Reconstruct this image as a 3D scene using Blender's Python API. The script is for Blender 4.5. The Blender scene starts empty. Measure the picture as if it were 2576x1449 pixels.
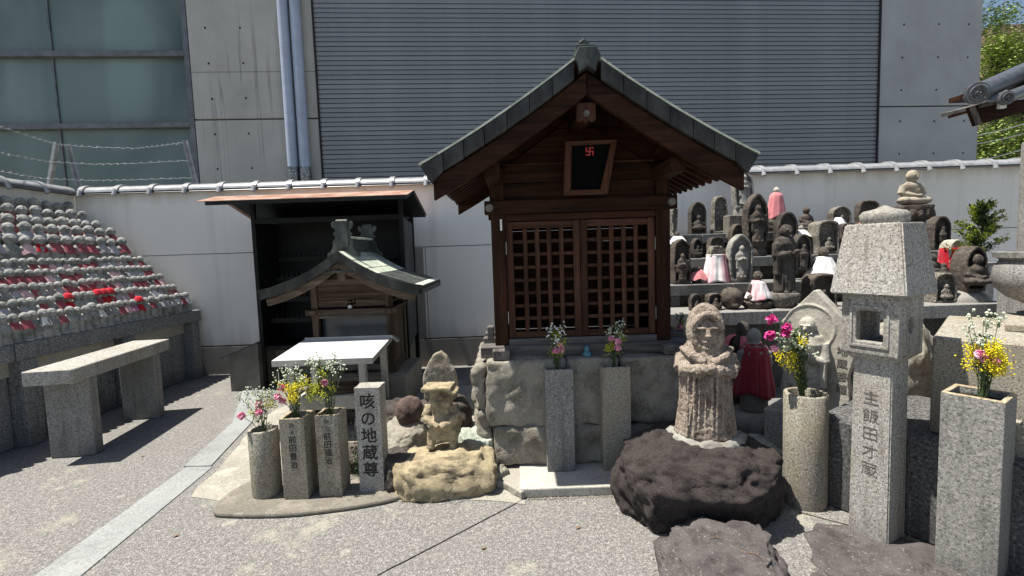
import bpy, bmesh, math, random
from mathutils import Vector, Matrix, noise
rad = math.radians
random.seed(7)
SC = bpy.context.scene
COL = SC.collection

# ------------------------------------------------------------------ camera
FPX, CAMZ = 1200.0, 1.5
PITCH, ROLL = math.atan(93 / 1200), rad(1.9)
cp, sp, cr, sr = math.cos(PITCH), math.sin(PITCH), math.cos(ROLL), math.sin(ROLL)
cF = Vector((0, cp, -sp)); R0 = Vector((1, 0, 0)); U0 = Vector((0, sp, cp))
cR = R0 * cr - U0 * sr
cU = R0 * sr + U0 * cr
cam = bpy.data.cameras.new('camera')
cam.sensor_width = 36; cam.sensor_fit = 'HORIZONTAL'; cam.lens = 36 * FPX / 2576
cam.clip_start = 0.05; cam.clip_end = 1500
camo = bpy.data.objects.new('camera', cam); COL.objects.link(camo)
M = Matrix((cR, cU, -cF)).transposed().to_4x4(); M.translation = (0, 0, CAMZ)
camo.matrix_world = M
SC.camera = camo

def ray(x, y): return cF * FPX + cR * (x - 1288) - cU * (y - 724.5)
def on(x, y, z=0.0):                 # survey: sight line meets the level z
    d = ray(x, y); t = (z - CAMZ) / d.z; return Vector((d.x * t, d.y * t, z))
def at(x, y, Y):                     # survey: sight line meets the distance Y
    d = ray(x, y); t = Y / d.y; return Vector((d.x * t, Y, CAMZ + d.z * t))

# ------------------------------------------------------------------ light
SUN = Vector((-0.38, -0.03, 1.0)).normalized()
EL = math.asin(SUN.z); AZ = math.atan2(SUN.x, SUN.y)
W = bpy.data.worlds.new('World'); SC.world = W; W.use_nodes = True
nt = W.node_tree
sky = nt.nodes.new('ShaderNodeTexSky'); sky.sky_type = 'NISHITA'; sky.sun_disc = False
sky.sun_elevation = EL; sky.sun_rotation = AZ
sky.air_density = 1.0; sky.dust_density = 1.2; sky.ozone_density = 1.0
nt.links.new(sky.outputs[0], nt.nodes['Background'].inputs[0])
nt.nodes['Background'].inputs[1].default_value = 0.072
sl = bpy.data.lights.new('sun', 'SUN'); sl.energy = 5.0; sl.angle = rad(0.5); sl.color = (1.0, 0.965, 0.90)
so = bpy.data.objects.new('sun', sl); COL.objects.link(so)
so.rotation_euler = SUN.to_track_quat('Z', 'Y').to_euler(); so.location = (-6, 4, 14)
SC.view_settings.view_transform = 'Standard'; SC.view_settings.look = 'None'
SC.view_settings.exposure = 0.86; SC.view_settings.gamma = 1
SC.view_settings.use_curve_mapping = False
SC.view_settings.use_white_balance = True
SC.view_settings.white_balance_temperature = 6750; SC.view_settings.white_balance_tint = 10

# ------------------------------------------------------------------ materials
def hexs(*c): return tuple(c) + (1,)
class N:
    def __init__(s, name):
        s.m = bpy.data.materials.new(name); s.m.use_nodes = True
        s.t = s.m.node_tree; s.b = s.t.nodes['Principled BSDF']
        s.tc = s.t.nodes.new('ShaderNodeTexCoord')
        s.src = s.tc.outputs['Object']
    def n(s, k, **kw):
        o = s.t.nodes.new('ShaderNode' + k)
        for a, v in kw.items(): setattr(o, a, v)
        return o
    def l(s, a, b): s.t.links.new(a, b)
    def rnd(s):      # shift the pattern from object to object
        oi = s.n('ObjectInfo'); mu = s.n('VectorMath', operation='SCALE'); mu.inputs[3].default_value = 37.0
        cx = s.n('CombineXYZ'); s.l(oi.outputs['Random'], cx.inputs[0]); s.l(oi.outputs['Random'], cx.inputs[2])
        s.l(cx.outputs[0], mu.inputs[0])
        ad = s.n('VectorMath', operation='ADD'); s.l(s.src, ad.inputs[0]); s.l(mu.outputs[0], ad.inputs[1])
        s.src = ad.outputs[0]; return s
    def noise(s, scale, detail=4, rough=.55, stretch=None, dist=0):
        o = s.n('TexNoise'); o.inputs['Scale'].default_value = scale
        o.inputs['Detail'].default_value = detail; o.inputs['Roughness'].default_value = rough
        o.inputs['Distortion'].default_value = dist
        if stretch:
            mp = s.n('Mapping'); mp.inputs['Scale'].default_value = stretch
            s.l(s.src, mp.inputs[0]); s.l(mp.outputs[0], o.inputs['Vector'])
        else: s.l(s.src, o.inputs['Vector'])
        return o.outputs['Fac']
    def voro(s, scale, out='Distance', feature='F1'):
        o = s.n('TexVoronoi', feature=feature); o.inputs['Scale'].default_value = scale
        s.l(s.src, o.inputs['Vector']); return o.outputs[out]
    def ramp(s, fac, stops, interp='LINEAR'):
        o = s.n('ValToRGB'); cr_ = o.color_ramp; cr_.interpolation = interp
        while len(cr_.elements) < len(stops): cr_.elements.new(0.5)
        for e, (p, c) in zip(cr_.elements, stops):
            e.position = p
            e.color = (c, c, c, 1) if isinstance(c, (int, float)) else tuple(c) + (1,)
        s.l(fac, o.inputs[0]); return o.outputs[0]
    def mix(s, fac, a, b, mode='MIX'):
        o = s.n('Mix', data_type='RGBA', blend_type=mode)
        for i, v in ((0, fac), (6, a), (7, b)):
            if hasattr(v, 'is_linked'): s.l(v, o.inputs[i])
            elif i == 0: o.inputs[0].default_value = v
            else: o.inputs[i].default_value = tuple(v) + (1,)
        return o.outputs[2]
    def math(s, op, a, b=0.0):
        o = s.n('Math', operation=op)
        for i, v in ((0, a), (1, b)):
            if hasattr(v, 'is_linked'): s.l(v, o.inputs[i])
            else: o.inputs[i].default_value = v
        return o.outputs[0]
    def col(s, c):
        if hasattr(c, 'is_linked'): s.l(c, s.b.inputs['Base Color'])
        else: s.b.inputs['Base Color'].default_value = tuple(c) + (1,)
        return s
    def set(s, rough=.8, metal=0, spec=.4, **kw):
        if hasattr(rough, 'is_linked'): s.l(rough, s.b.inputs['Roughness'])
        else: s.b.inputs['Roughness'].default_value = rough
        s.b.inputs['Metallic'].default_value = metal
        s.b.inputs['Specular IOR Level'].default_value = spec
        for k, v in kw.items(): s.b.inputs[k].default_value = v
        return s
    def bump(s, h, dist=.002, strength=1.0):
        o = s.n('Bump'); o.inputs['Distance'].default_value = dist; o.inputs['Strength'].default_value = strength
        s.l(h, o.inputs['Height']); s.l(o.outputs[0], s.b.inputs['Normal']); return s

def granite(name, dark, mid, light, scale=85, tint=(1, 1, 1), stain=.35, staincol=(.16, .12, .07), bump=.0012):
    k = N(name).rnd()
    n1 = k.noise(scale, 3, .65)
    c = k.ramp(n1, [(.36, dark), (.46, mid), (.54, mid), (.63, light)])
    n2 = k.noise(scale * 2.3, 2, .6)
    c = k.mix(k.ramp(n2, [(.56, 0), (.64, 1)]), c, [v * .55 for v in dark])
    big = k.noise(3.2, 5, .6)
    c = k.mix(k.math('MULTIPLY', k.ramp(big, [(.45, 0), (.72, 1)]), stain), c, staincol)
    sx = k.n('SeparateXYZ'); k.l(k.tc.outputs['Object'], sx.inputs[0])       # splash dirt near the foot, rain runs
    gr = k.noise(7, 5, .65, (1, 1, .35)); fz = k.ramp(k.math('ADD', k.math('MULTIPLY', sx.outputs[2], 3.2), k.math('MULTIPLY', k.math('SUBTRACT', gr, .5), 1.6)), [(.05, 1), (.6, 0)])
    c = k.mix(k.math('MULTIPLY', fz, .45), c, [v * .45 for v in mid])
    run = k.noise(26, 3, .6, (1, 1, .07)); c = k.mix(k.math('MULTIPLY', k.ramp(run, [(.52, 0), (.68, 1)]), .35), c, [v * .5 for v in staincol])
    k.col(c).set(.85, spec=.2)
    k.bump(k.math('ADD', n1, k.math('MULTIPLY', big, .5)), bump * 2, .6)
    return k.m
G_LIGHT = granite('granite_light', (.16, .155, .14), (.38, .37, .34), (.55, .535, .49), 95, stain=.35)
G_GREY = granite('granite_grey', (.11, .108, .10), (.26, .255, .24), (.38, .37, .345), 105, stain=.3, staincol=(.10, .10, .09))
G_TAN = granite('granite_tan', (.13, .12, .095), (.32, .30, .25), (.47, .445, .38), 100, stain=.55, staincol=(.26, .19, .10))
G_DARK = granite('granite_dark', (.03, .03, .03), (.10, .10, .10), (.20, .20, .20), 60, stain=.3, staincol=(.05, .05, .045))
G_STAND = granite('granite_stand', (.08, .08, .08), (.22, .23, .23), (.36, .37, .36), 75, stain=.35, staincol=(.09, .09, .085))  # one grey granite for shelf, posts and panels of the jizo stand

def weathered(name, base, pale, dark, scale=9, rough_d=.004, lich=.5, pale_pos=.56, top=0.0):
    k = N(name).rnd()
    a = k.noise(scale, 8, .68); b = k.noise(scale * 7, 5, .7); d = k.noise(scale * .45, 4, .6)
    c = k.ramp(a, [(.30, dark), (.5, base), (.66, [v * 1.15 for v in base])])
    c = k.mix(k.math('MULTIPLY', k.ramp(b, [(pale_pos, 0), (pale_pos + .08, 1)]), lich), c, pale)
    c = k.mix(k.math('MULTIPLY', k.ramp(d, [(.50, 0), (.68, 1)]), .65), c, dark)
    sp_ = k.noise(scale * 22, 2, .6)
    c = k.mix(k.math('MULTIPLY', k.ramp(sp_, [(.56, 0), (.62, 1)]), .45), c, [v * .35 for v in base])
    k.col(c).set(.92, spec=.2)
    k.bump(k.math('ADD', k.math('MULTIPLY', b, 1.0), k.math('ADD', a, k.math('MULTIPLY', sp_, .5))), rough_d, .8)
    return k.m
S_DARK = weathered('stone_dark', (.075, .066, .057), (.27, .25, .22), (.022, .019, .017), 11, .005, .45)
S_BROWN = weathered('stone_brown', (.092, .076, .064), (.36, .33, .29), (.026, .020, .018), 12, .006, .6)
S_MOSS = weathered('stone_lichened', (.135, .12, .10), (.52, .49, .43), (.035, .028, .023), 14, .008, .8, .52)
S_GREY = weathered('stone_grey', (.27, .265, .24), (.46, .45, .42), (.12, .11, .10), 9, .003, .4)
S_PALE = weathered('stone_pale', (.43, .41, .36), (.62, .60, .55), (.22, .20, .16), 8, .003, .35)
S_BUDDHA = weathered('stone_buddha', (.34, .30, .24), (.52, .48, .41), (.13, .10, .075), 7, .004, .45)
S_ROUGH = weathered('stone_rough_pink', (.31, .245, .195), (.70, .63, .54), (.075, .048, .035), 24, .014, .9, .50)
S_YELLOW = weathered('stone_yellow', (.42, .35, .225), (.64, .57, .42), (.13, .105, .075), 15, .012, .6)
S_LAVA = weathered('stone_lava', (.070, .060, .057), (.17, .155, .15), (.020, .016, .016), 18, .028, .6)
S_PURPLE = weathered('stone_purple', (.105, .093, .092), (.46, .43, .40), (.04, .036, .036), 11, .010, .6, .59)
S_RUBBLE = weathered('stone_rubble', (.30, .28, .235), (.50, .47, .41), (.13, .115, .09), 8, .016, .55)
S_GREEN = weathered('stone_greenish', (.38, .42, .36), (.60, .62, .55), (.20, .22, .18), 8, .005, .5)
S_PEBBLE = weathered('stone_redbrown', (.12, .085, .075), (.22, .175, .155), (.04, .03, .028), 8, .002, .3)
S_JIZO = weathered('stone_jizo', (.31, .315, .30), (.58, .58, .56), (.085, .09, .08), 16, .003, .5)

def wood(name, a, b, dark, axis='z', scale=18, rough=.6, bump=.0012):
    st = {'x': (.06, 1, 1), 'y': (1, .06, 1), 'z': (1, 1, .06)}[axis]
    k = N(name).rnd()
    g = k.noise(scale, 5, .65, st, .3); f = k.noise(scale * 5, 3, .6, st)
    big = k.noise(2.2, 3, .5)
    c = k.ramp(g, [(.32, dark), (.48, a), (.66, b)])
    c = k.mix(k.math('MULTIPLY', k.ramp(f, [(.5, 0), (.62, 1)]), .5), c, dark)
    c = k.mix(k.math('MULTIPLY', k.ramp(big, [(.42, 0), (.7, 1)]), .35), c, dark)
    k.col(c).set(rough + .1, spec=.12).bump(k.math('ADD', g, f), bump, .7)
    return k.m
WD = {ax: wood('dark_wood_' + ax, (.034, .0135, .0075), (.060, .025, .013), (.011, .005, .003), ax) for ax in 'xyz'}
WM = {ax: wood('door_wood_' + ax, (.080, .036, .021), (.125, .062, .038), (.028, .013, .009), ax) for ax in 'xz'}
WG = {ax: wood('grey_wood_' + ax, (.135, .125, .118), (.205, .195, .185), (.065, .055, .05), ax, rough=.85) for ax in 'xyz'}
WO = {ax: wood('old_wood_' + ax, (.105, .080, .058), (.175, .135, .10), (.038, .028, .02), ax, rough=.8) for ax in 'xyz'}

def copper(name, base, pale, dark, rough=.5):
    k = N(name).rnd()
    a = k.noise(7, 6, .6, (1, 1, .5)); b = k.noise(40, 4, .6, (1, 1, .35))
    c = k.ramp(a, [(.32, dark), (.5, base), (.7, pale)])
    c = k.mix(k.math('MULTIPLY', k.ramp(b, [(.55, 0), (.68, 1)]), .45), c, pale)
    k.col(c).set(rough, metal=.0, spec=.25).bump(b, .0010, .6)
    return k.m
CU_DARK = copper('copper_dark', (.030, .031, .029), (.066, .069, .064), (.013, .014, .0135), .5)
CU_PALE = copper('copper_pale', (.50, .54, .45), (.62, .66, .57), (.26, .32, .25), .5)
CU_MID = copper('copper_grey_green', (.048, .055, .051), (.11, .125, .113), (.024, .028, .026), .45)

def plain(name, c, rough=.6, metal=0, spec=.4, nscale=None, amt=.12, bump=0):
    k = N(name).rnd()
    if nscale:
        n_ = k.noise(nscale, 5, .6)
        k.col(k.ramp(n_, [(.3, [v * (1 - amt * 2) for v in c]), (.7, [min(1, v * (1 + amt)) for v in c])]))
        if bump: k.bump(n_, bump)
    else: k.col(c)
    k.set(rough, metal, spec); return k.m
STEEL_BLACK = plain('black_steel', (.008, .009, .009), .55, 0, .25, 9, .3)
STEEL_DARK = plain('dark_panel', (.055, .062, .062), .5, 0, .5, 5, .3)
STEEL_GREY = plain('grey_sheet', (.15, .145, .13), .55, .2, .5, 4, .25)
STAINLESS = plain('stainless', (.80, .81, .82), .42, .45, .8, 6, .06)  # table top steel, whitened: sun glare is put into its colour
STAINLESS_M = plain('stainless_matte', (.42, .42, .40), .45, .7, .5, 8, .12)
GALV = plain('galvanised', (.42, .43, .42), .5, .6, .5, 14, .2)
WIRE = plain('wire', (.55, .55, .53), .4, .8, .5)
TILE = plain('roof_tile_grey', (.36, .37, .38), .28, .15, .6, 12, .15)
TILE_D = plain('roof_tile_dark', (.10, .105, .115), .32, .15, .6, 15, .2)
PIPE = plain('pipe_blue', (.36, .42, .53), .5, 0, .45, 6, .08)
PIPE_FOIL = plain('pipe_foil', (.30, .30, .30), .3, .8, .5, 40, .6, .006)
BLACK = plain('black', (.004, .004, .004), .85, 0, .05)
INK = plain('inscription_ink', (.028, .026, .024), .9, nscale=60, amt=.4)
INKG = plain('inscription_groove', (.15, .14, .12), .9, nscale=60, amt=.3)
INKF = plain('inscription_faint', (.14, .13, .11), .9, nscale=60, amt=.3)
BRASS = plain('aged_brass', (.30, .21, .09), .45, .8, .5, 30, .2)
ZINC = plain('grey_boss', (.20, .19, .165), .5, .4, .5, 30, .2)
PAPER = plain('paper', (.75, .75, .72), .8)
HINGE = plain('hinge', (.55, .54, .52), .4, .6)
REDP = plain('red_paint', (.42, .03, .02), .5)
PORC = plain('blue_porcelain', (.06, .19, .24), .25, 0, .6, 20, .2)
CERAM = plain('white_ceramic', (.75, .75, .72), .3)
SOIL = plain('soil', (.035, .028, .02), .95, nscale=40, amt=.4, bump=.004)
def rust():
    k = N('rusty_roof'); a = k.noise(5, 7, .65); b = k.noise(60, 3, .6)
    c = k.ramp(a, [(.32, (.19, .095, .065)), (.5, (.30, .175, .13)), (.66, (.38, .29, .24))])
    c = k.mix(k.math('MULTIPLY', k.ramp(b, [(.5, 0), (.65, 1)]), .35), c, (.22, .08, .04))
    k.col(c).set(.75, 0, .3).bump(b, .001); return k.m
RUST = rust()
def cloth(name, c, fade=.25):
    k = N(name).rnd(); a = k.noise(14, 4, .6); w = k.noise(300, 2, .5)
    k.col(k.ramp(a, [(.35, [v * (1 - fade) for v in c]), (.65, c)])).set(.9, 0, .15).bump(w, .0004, .5)
    k.b.inputs['Sheen Weight'].default_value = .15; return k.m
C_RED = cloth('cloth_bright_red', (.55, .018, .035)); C_FADE = cloth('cloth_faded_red', (.40, .10, .12), .45)
C_MAROON = cloth('cloth_maroon', (.30, .035, .05)); C_PINK = cloth('cloth_pink', (.68, .25, .27))
C_LPINK = cloth('cloth_light_pink', (.78, .50, .52)); C_WHITE = cloth('cloth_white', (.78, .77, .76), .12)
C_GREY = cloth('cloth_grey', (.42, .41, .44)); C_PATT = cloth('cloth_patterned', (.55, .25, .40), .5)
C_PINKF = cloth('cloth_pink_cape', (.60, .17, .20))
def pinkwhite():
    k = N('cloth_pink_white').rnd(); a = k.noise(6, 3, .5, (1, 1, .25))
    k.col(k.ramp(a, [(.44, (.74, .70, .70)), (.58, (.72, .34, .38))])).set(.9, 0, .15); return k.m
C_PW = pinkwhite()
def leafm(name, a, b):
    k = N(name); oi = k.noise(25, 3, .6)
    k.col(k.ramp(oi, [(.35, a), (.65, b)])).set(.5, 0, .4)
    k.b.inputs['Subsurface Weight'].default_value = 0
    return k.m
LEAF = leafm('leaf_green', (.025, .055, .018), (.075, .13, .04)); LEAF_D = leafm('leaf_dark', (.012, .035, .014), (.035, .07, .025))
LEAF_Y = leafm('leaf_yellowgreen', (.20, .27, .03), (.42, .46, .06)); STEM = leafm('stem_green', (.05, .08, .025), (.11, .15, .06))
TREE_L = leafm('tree_leaf', (.05, .095, .02), (.12, .20, .04)); TREE_L2 = leafm('tree_leaf_light', (.13, .20, .03), (.28, .36, .06))
F_PINK = leafm('petal_pink', (.72, .20, .33), (.85, .45, .55)); F_YEL = leafm('petal_yellow', (.62, .50, .01), (.80, .70, .03))
F_BUD = leafm('flower_bud', (.36, .42, .28), (.66, .70, .58)); F_MAG = leafm('petal_magenta', (.48, .02, .16), (.65, .06, .28))
F_WHITE = leafm('petal_white', (.6, .62, .55), (.8, .8, .75)); F_YG = leafm('petal_yellowgreen', (.28, .34, .02), (.50, .50, .03))
BARK = plain('bark', (.09, .07, .05), .9, nscale=12, amt=.3, bump=.01)

def concrete(name, base, streak=0, spots=.35, warm=(1, 1, 1)):
    k = N(name)
    a = k.noise(1.1, 6, .6); b = k.noise(26, 5, .6); s_ = k.noise(34, 3, .7)
    lo = [v * .82 for v in base]; hi = [v * 1.1 for v in base]
    c = k.ramp(a, [(.3, lo), (.7, hi)])
    c = k.mix(k.math('MULTIPLY', k.ramp(s_, [(.62, 0), (.67, 1)]), spots), c, [v * .35 for v in base])
    if streak:
        st = k.noise(9, 3, .5, (1, 1, .02)); mk = k.noise(.9, 2, .5, (1, 1, .3))
        f = k.math('MULTIPLY', k.ramp(st, [(.565, 0), (.60, 1), (.64, 0)]), k.ramp(mk, [(.4, 0), (.55, 1)]))
        c = k.mix(k.math('MULTIPLY', f, streak), c, [v * .3 for v in base])
    k.col(c).set(.85, 0, .3).bump(b, .0015, .6); return k.m
CONC = concrete('concrete_left', (.43, .425, .39), .5, .3)
CONC_R = concrete('concrete_right', (.36, .375, .37), 0, .5)
def plaster(name, base):
    k = N(name); a = k.noise(.8, 5, .6); g = k.noise(240, 2, .5); v = k.noise(3.5, 5, .6, (1, 1, .12))
    c = k.ramp(a, [(.3, [x * .93 for x in base]), (.7, base)])
    # rain streaks and grime under the coping and over the plinth
    sx = k.n('SeparateXYZ'); k.l(k.tc.outputs['Object'], sx.inputs[0])
    z = sx.outputs[2]
    top = k.ramp(k.math('ADD', k.math('MULTIPLY', k.math('SUBTRACT', z, 2.0), 2.2), k.math('MULTIPLY', k.math('SUBTRACT', v, .5), 1.4)), [(.55, 0), (1.0, 1)])
    bot = k.ramp(k.math('ADD', k.math('MULTIPLY', z, 1.6), k.math('MULTIPLY', k.math('SUBTRACT', v, .5), 2.0)), [(.1, 1), (.95, 0)])
    c = k.mix(k.math('MULTIPLY', top, .5), c, (.42, .38, .29))
    rs = k.noise(5, 4, .6, (1, 1, .04)); c = k.mix(k.math('MULTIPLY', k.ramp(rs, [(.55, 0), (.72, 1)]), .22), c, (.36, .34, .28))
    c = k.mix(k.math('MULTIPLY', bot, .55), c, (.17, .155, .13))
    k.col(c).set(.9, 0, .2).bump(g, .0008, .6); return k.m
PLASTER = plaster('plaster', (.86, .84, .775))
PLINTH = plaster('plinth_cement', (.33, .305, .27))

def ground_mat():
    k = N('washed_aggregate')
    v = k.n('TexVoronoi'); v.inputs['Scale'].default_value = 185; k.l(k.src, v.inputs['Vector'])
    bw = k.n('SeparateColor'); k.l(v.outputs['Color'], bw.inputs[0])
    chips = k.ramp(bw.outputs[0], [(.0, (.07, .068, .065)), (.28, (.13, .128, .123)), (.55, (.20, .196, .187)), (.82, (.29, .284, .27)), (1.0, (.44, .43, .41))])
    d = k.ramp(v.outputs['Distance'], [(.38, 0), (.75, 1)])
    c = k.mix(d, chips, (.165, .16, .15))
    g2 = k.noise(48, 3, .7); c = k.mix(k.math('MULTIPLY', k.ramp(g2, [(.50, 0), (.60, 1)]), .55), c, (.10, .098, .092)); c = k.mix(k.math('MULTIPLY', k.ramp(g2, [(.36, 1), (.45, 0)]), .35), c, (.35, .342, .325))
    big = k.noise(.9, 6, .65); mid = k.noise(5, 6, .7)
    cream = k.ramp(k.math('ADD', k.math('MULTIPLY', big, .6), k.math('MULTIPLY', mid, .4)), [(.53, 0), (.60, 1)])
    c = k.mix(k.math('MULTIPLY', cream, .55), c, (.36, .335, .27))
    sp_ = k.noise(7.5, 3, .5); c = k.mix(k.math('MULTIPLY', k.ramp(sp_, [(.67, 0), (.72, 1)]), .4), c, (.42, .40, .34))
    dk = k.noise(1.7, 5, .6, dist=.4); c = k.mix(k.math('MULTIPLY', k.ramp(dk, [(.52, 0), (.66, 1)]), .35), c, (.16, .155, .145))
    k.col(c).set(.85, 0, .3).bump(k.math('SUBTRACT', 1.0, v.outputs['Distance']), .004, .7); return k.m
GROUND = ground_mat()
def smooth_cement(name, base, cream=.5):
    k = N(name); a = k.noise(2.2, 6, .65); b = k.noise(55, 4, .6); c2 = k.noise(6, 5, .7)
    c = k.ramp(a, [(.3, [v * .75 for v in base]), (.7, [v * 1.1 for v in base])])
    c = k.mix(k.math('MULTIPLY', k.ramp(c2, [(.5, 0), (.62, 1)]), cream), c, (.50, .47, .39))
    c = k.mix(k.math('MULTIPLY', k.ramp(b, [(.55, 0), (.63, 1)]), .45), c, [v * .42 for v in base])
    w_ = k.noise(120, 2, .6); c = k.mix(k.math('MULTIPLY', k.ramp(w_, [(.57, 0), (.64, 1)]), .5), c, [min(.75, v * 1.7) for v in base])
    k.col(c).set(.85, 0, .3).bump(b, .0015, .6); return k.m
CEM_CREAM = smooth_cement('cement_cream', (.29, .275, .235), .4)
CEM_GREY = smooth_cement('cement_grey', (.25, .265, .262), .12)
CEM_SLAB = smooth_cement('cement_slab', (.40, .385, .34), .35)
CEM_DARK = smooth_cement('cement_mound', (.165, .15, .125), .2)

def glass_mat():
    k = N('wired_glass')
    a = k.noise(.55, 3, .5, (1, 1, .6), .6); st = k.noise(1.2, 2, .5, (1, 1, .08)); g = k.noise(70, 2, .5)
    c = k.ramp(a, [(.3, (.055, .085, .078)), (.55, (.13, .185, .17)), (.75, (.24, .33, .31))])
    c = k.mix(k.math('MULTIPLY', k.ramp(st, [(.5, 0), (.6, 1)]), .3), c, (.07, .10, .095))
    k.col(c).set(.32, 0, .55).bump(g, .0008, .5); return k.m
GLASS = glass_mat()
def shutter_mat():
    k = N('shutter_grey'); a = k.noise(1.5, 3, .5)
    oi = k.n('ObjectInfo'); st = k.noise(2.5, 4, .6, (1, 1, .15))
    f = k.math('ADD', k.math('MULTIPLY', a, .5), k.math('ADD', k.math('MULTIPLY', oi.outputs['Random'], .16), k.math('MULTIPLY', st, .36)))
    k.col(k.ramp(f, [(.35, (.20, .212, .224)), (.7, (.27, .283, .295))])).set(.48, .3, .45); return k.m
SHUT = shutter_mat()
FRAME_AL = plain('aluminium_frame', (.15, .155, .165), .45, .4, .5, 6, .2)
DARKJ = plain('dark_joint', (.02, .02, .022), .8); PAVJ = plain('paving_joint', (.07, .066, .058), .9, nscale=30, amt=.4)
BROWNB = plain('brown_tile_facade', (.30, .20, .15), .7, nscale=3, amt=.1)

# ------------------------------------------------------------------ mesh helpers
def box(bm, c, s, R=None):
    m = Matrix.Translation(c) @ (R.to_4x4() if R else Matrix.Identity(4)) @ Matrix.Diagonal((s[0], s[1], s[2], 1))
    return bmesh.ops.create_cube(bm, size=1, matrix=m)['verts']
def ell(bm, c, r, R=None, sub=3):
    m = Matrix.Translation(c) @ (R.to_4x4() if R else Matrix.Identity(4)) @ Matrix.Diagonal((r[0], r[1], r[2], 1))
    return bmesh.ops.create_icosphere(bm, subdivisions=sub, radius=1, matrix=m)['verts']
def cone(bm, p0, p1, r0, r1, n=14, flat=1.0, caps=True):
    p0, p1 = Vector(p0), Vector(p1); d = p1 - p0; L = d.length
    q = d.to_track_quat('Z', 'Y').to_matrix()
    if abs(d.normalized().z) > .99: q = Matrix.Identity(3) if d.z > 0 else Matrix.Rotation(math.pi, 3, 'X')
    rings = []
    for p, r in ((p0, r0), (p1, r1)):
        rings.append([bm.verts.new(p + q @ Vector((math.cos(a) * r, math.sin(a) * r * flat, 0))) for a in [2 * math.pi * i / n for i in range(n)]])
    for i in range(n):
        j = (i + 1) % n; bm.faces.new((rings[0][i], rings[0][j], rings[1][j], rings[1][i]))
    if caps: bm.faces.new(rings[0][::-1]); bm.faces.new(rings[1])
def tube(bm, pts, r, n=6, r1=None):
    pts = [Vector(p) for p in pts]; m = len(pts)
    rings = []
    for i, p in enumerate(pts):
        d = (pts[min(i + 1, m - 1)] - pts[max(i - 1, 0)])
        q = d.to_track_quat('Z', 'Y').to_matrix()
        rr = r if r1 is None else r + (r1 - r) * i / (m - 1)
        rings.append([bm.verts.new(p + q @ Vector((math.cos(a) * rr, math.sin(a) * rr, 0))) for a in [2 * math.pi * k / n for k in range(n)]])
    for a, b in zip(rings, rings[1:]):
        for i in range(n):
            j = (i + 1) % n; bm.faces.new((a[i], a[j], b[j], b[i]))
    bm.faces.new(rings[0][::-1]); bm.faces.new(rings[-1])
def lathe(bm, prof, n=24, c=(0, 0, 0), sx=1.0, sy=1.0, fn=None):
    c = Vector(c); rings = []
    for r, z in prof:
        rings.append([bm.verts.new(c + Vector((math.cos(a) * r * sx * (fn(a, z) if fn else 1), math.sin(a) * r * sy * (fn(a, z) if fn else 1), z))) for a in [2 * math.pi * i / n for i in range(n)]])
    for a, b in zip(rings, rings[1:]):
        for i in range(n):
            j = (i + 1) % n; bm.faces.new((a[i], a[j], b[j], b[i]))
    bm.faces.new(rings[0][::-1]); bm.faces.new(rings[-1])
def prism(bm, pts, y0, y1, taper=None):      # outline in x,z pushed through from y0 (front) to y1
    a = [bm.verts.new((x, y0, z)) for x, z in pts]; b = [bm.verts.new((x, y1, z)) for x, z in pts]
    n = len(pts)
    bm.faces.new(a); bm.faces.new(b[::-1])
    for i in range(n):
        j = (i + 1) % n; bm.faces.new((a[j], a[i], b[i], b[j]))
def ringprism(bm, pts, inner, y0, y1):
    n = len(pts)
    for i in range(n):
        j = (i + 1) % n
        prism(bm, [pts[i], pts[j], inner[j], inner[i]], y0, y1)
def slab(bm, pts, z0, z1):                    # outline in x,y
    a = [bm.verts.new((x, y, z0)) for x, y in pts]; b = [bm.verts.new((x, y, z1)) for x, y in pts]
    n = len(pts); bm.faces.new(a[::-1]); bm.faces.new(b)
    for i in range(n):
        j = (i + 1) % n; bm.faces.new((a[i], a[j], b[j], b[i]))
def tag(o, label=None, cat=None, group=None, kind=None):
    if label: o['label'] = label
    if cat: o['category'] = cat
    if group: o['group'] = group
    if kind: o['kind'] = kind
    return o
def mesh_of(bm, name, mats, bevel=0, seg=1, smooth=None, recalc=True):
    if recalc: bmesh.ops.recalc_face_normals(bm, faces=bm.faces)
    if bevel:
        es = [e for e in bm.edges if len(e.link_faces) == 2 and e.calc_face_angle(0) > .5]
        bmesh.ops.bevel(bm, geom=es, offset=bevel, segments=seg, profile=.5, affect='EDGES', clamp_overlap=True)
    me = bpy.data.meshes.new(name); bm.to_mesh(me); bm.free()
    for m in (mats if isinstance(mats, (list, tuple)) else [mats]): me.materials.append(m)
    if smooth is not None:
        me.shade_smooth()
        if smooth < 3.1: me.set_sharp_from_angle(angle=smooth)
    return me
def link(name, me, parent=None, loc=(0, 0, 0), rz=0.0, rot=None):
    o = bpy.data.objects.new(name, me); COL.objects.link(o)
    o.location = loc; o.rotation_euler = rot if rot else (0, 0, rz)
    if parent: o.parent = parent
    return o
def obj(name, bm, mats, parent=None, loc=(0, 0, 0), rz=0.0, rot=None, **kw):
    return link(name, mesh_of(bm, name, mats, **kw), parent, loc, rz, rot)
def empty(name, loc, rz=0.0):
    o = bpy.data.objects.new(name, None); COL.objects.link(o); o.empty_display_size = .1
    o.location = loc; o.rotation_euler = (0, 0, rz); return o
def boxobj(name, c, s, mat, parent=None, bevel=.0, R=None, loc=(0, 0, 0), **kw):
    bm = bmesh.new(); box(bm, c, s, R); return obj(name, bm, mat, parent, loc=loc, bevel=bevel, **kw)
def roughen(bm, amp, freq, seed=0, octs=4):
    off = Vector((seed * 3.7, seed * 1.3, -seed * 2.1))
    bm.normal_update()
    for v in bm.verts:
        v.co += v.normal * amp * (noise.fractal(v.co * freq + off, 1.0, 2.1, octs))
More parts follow.
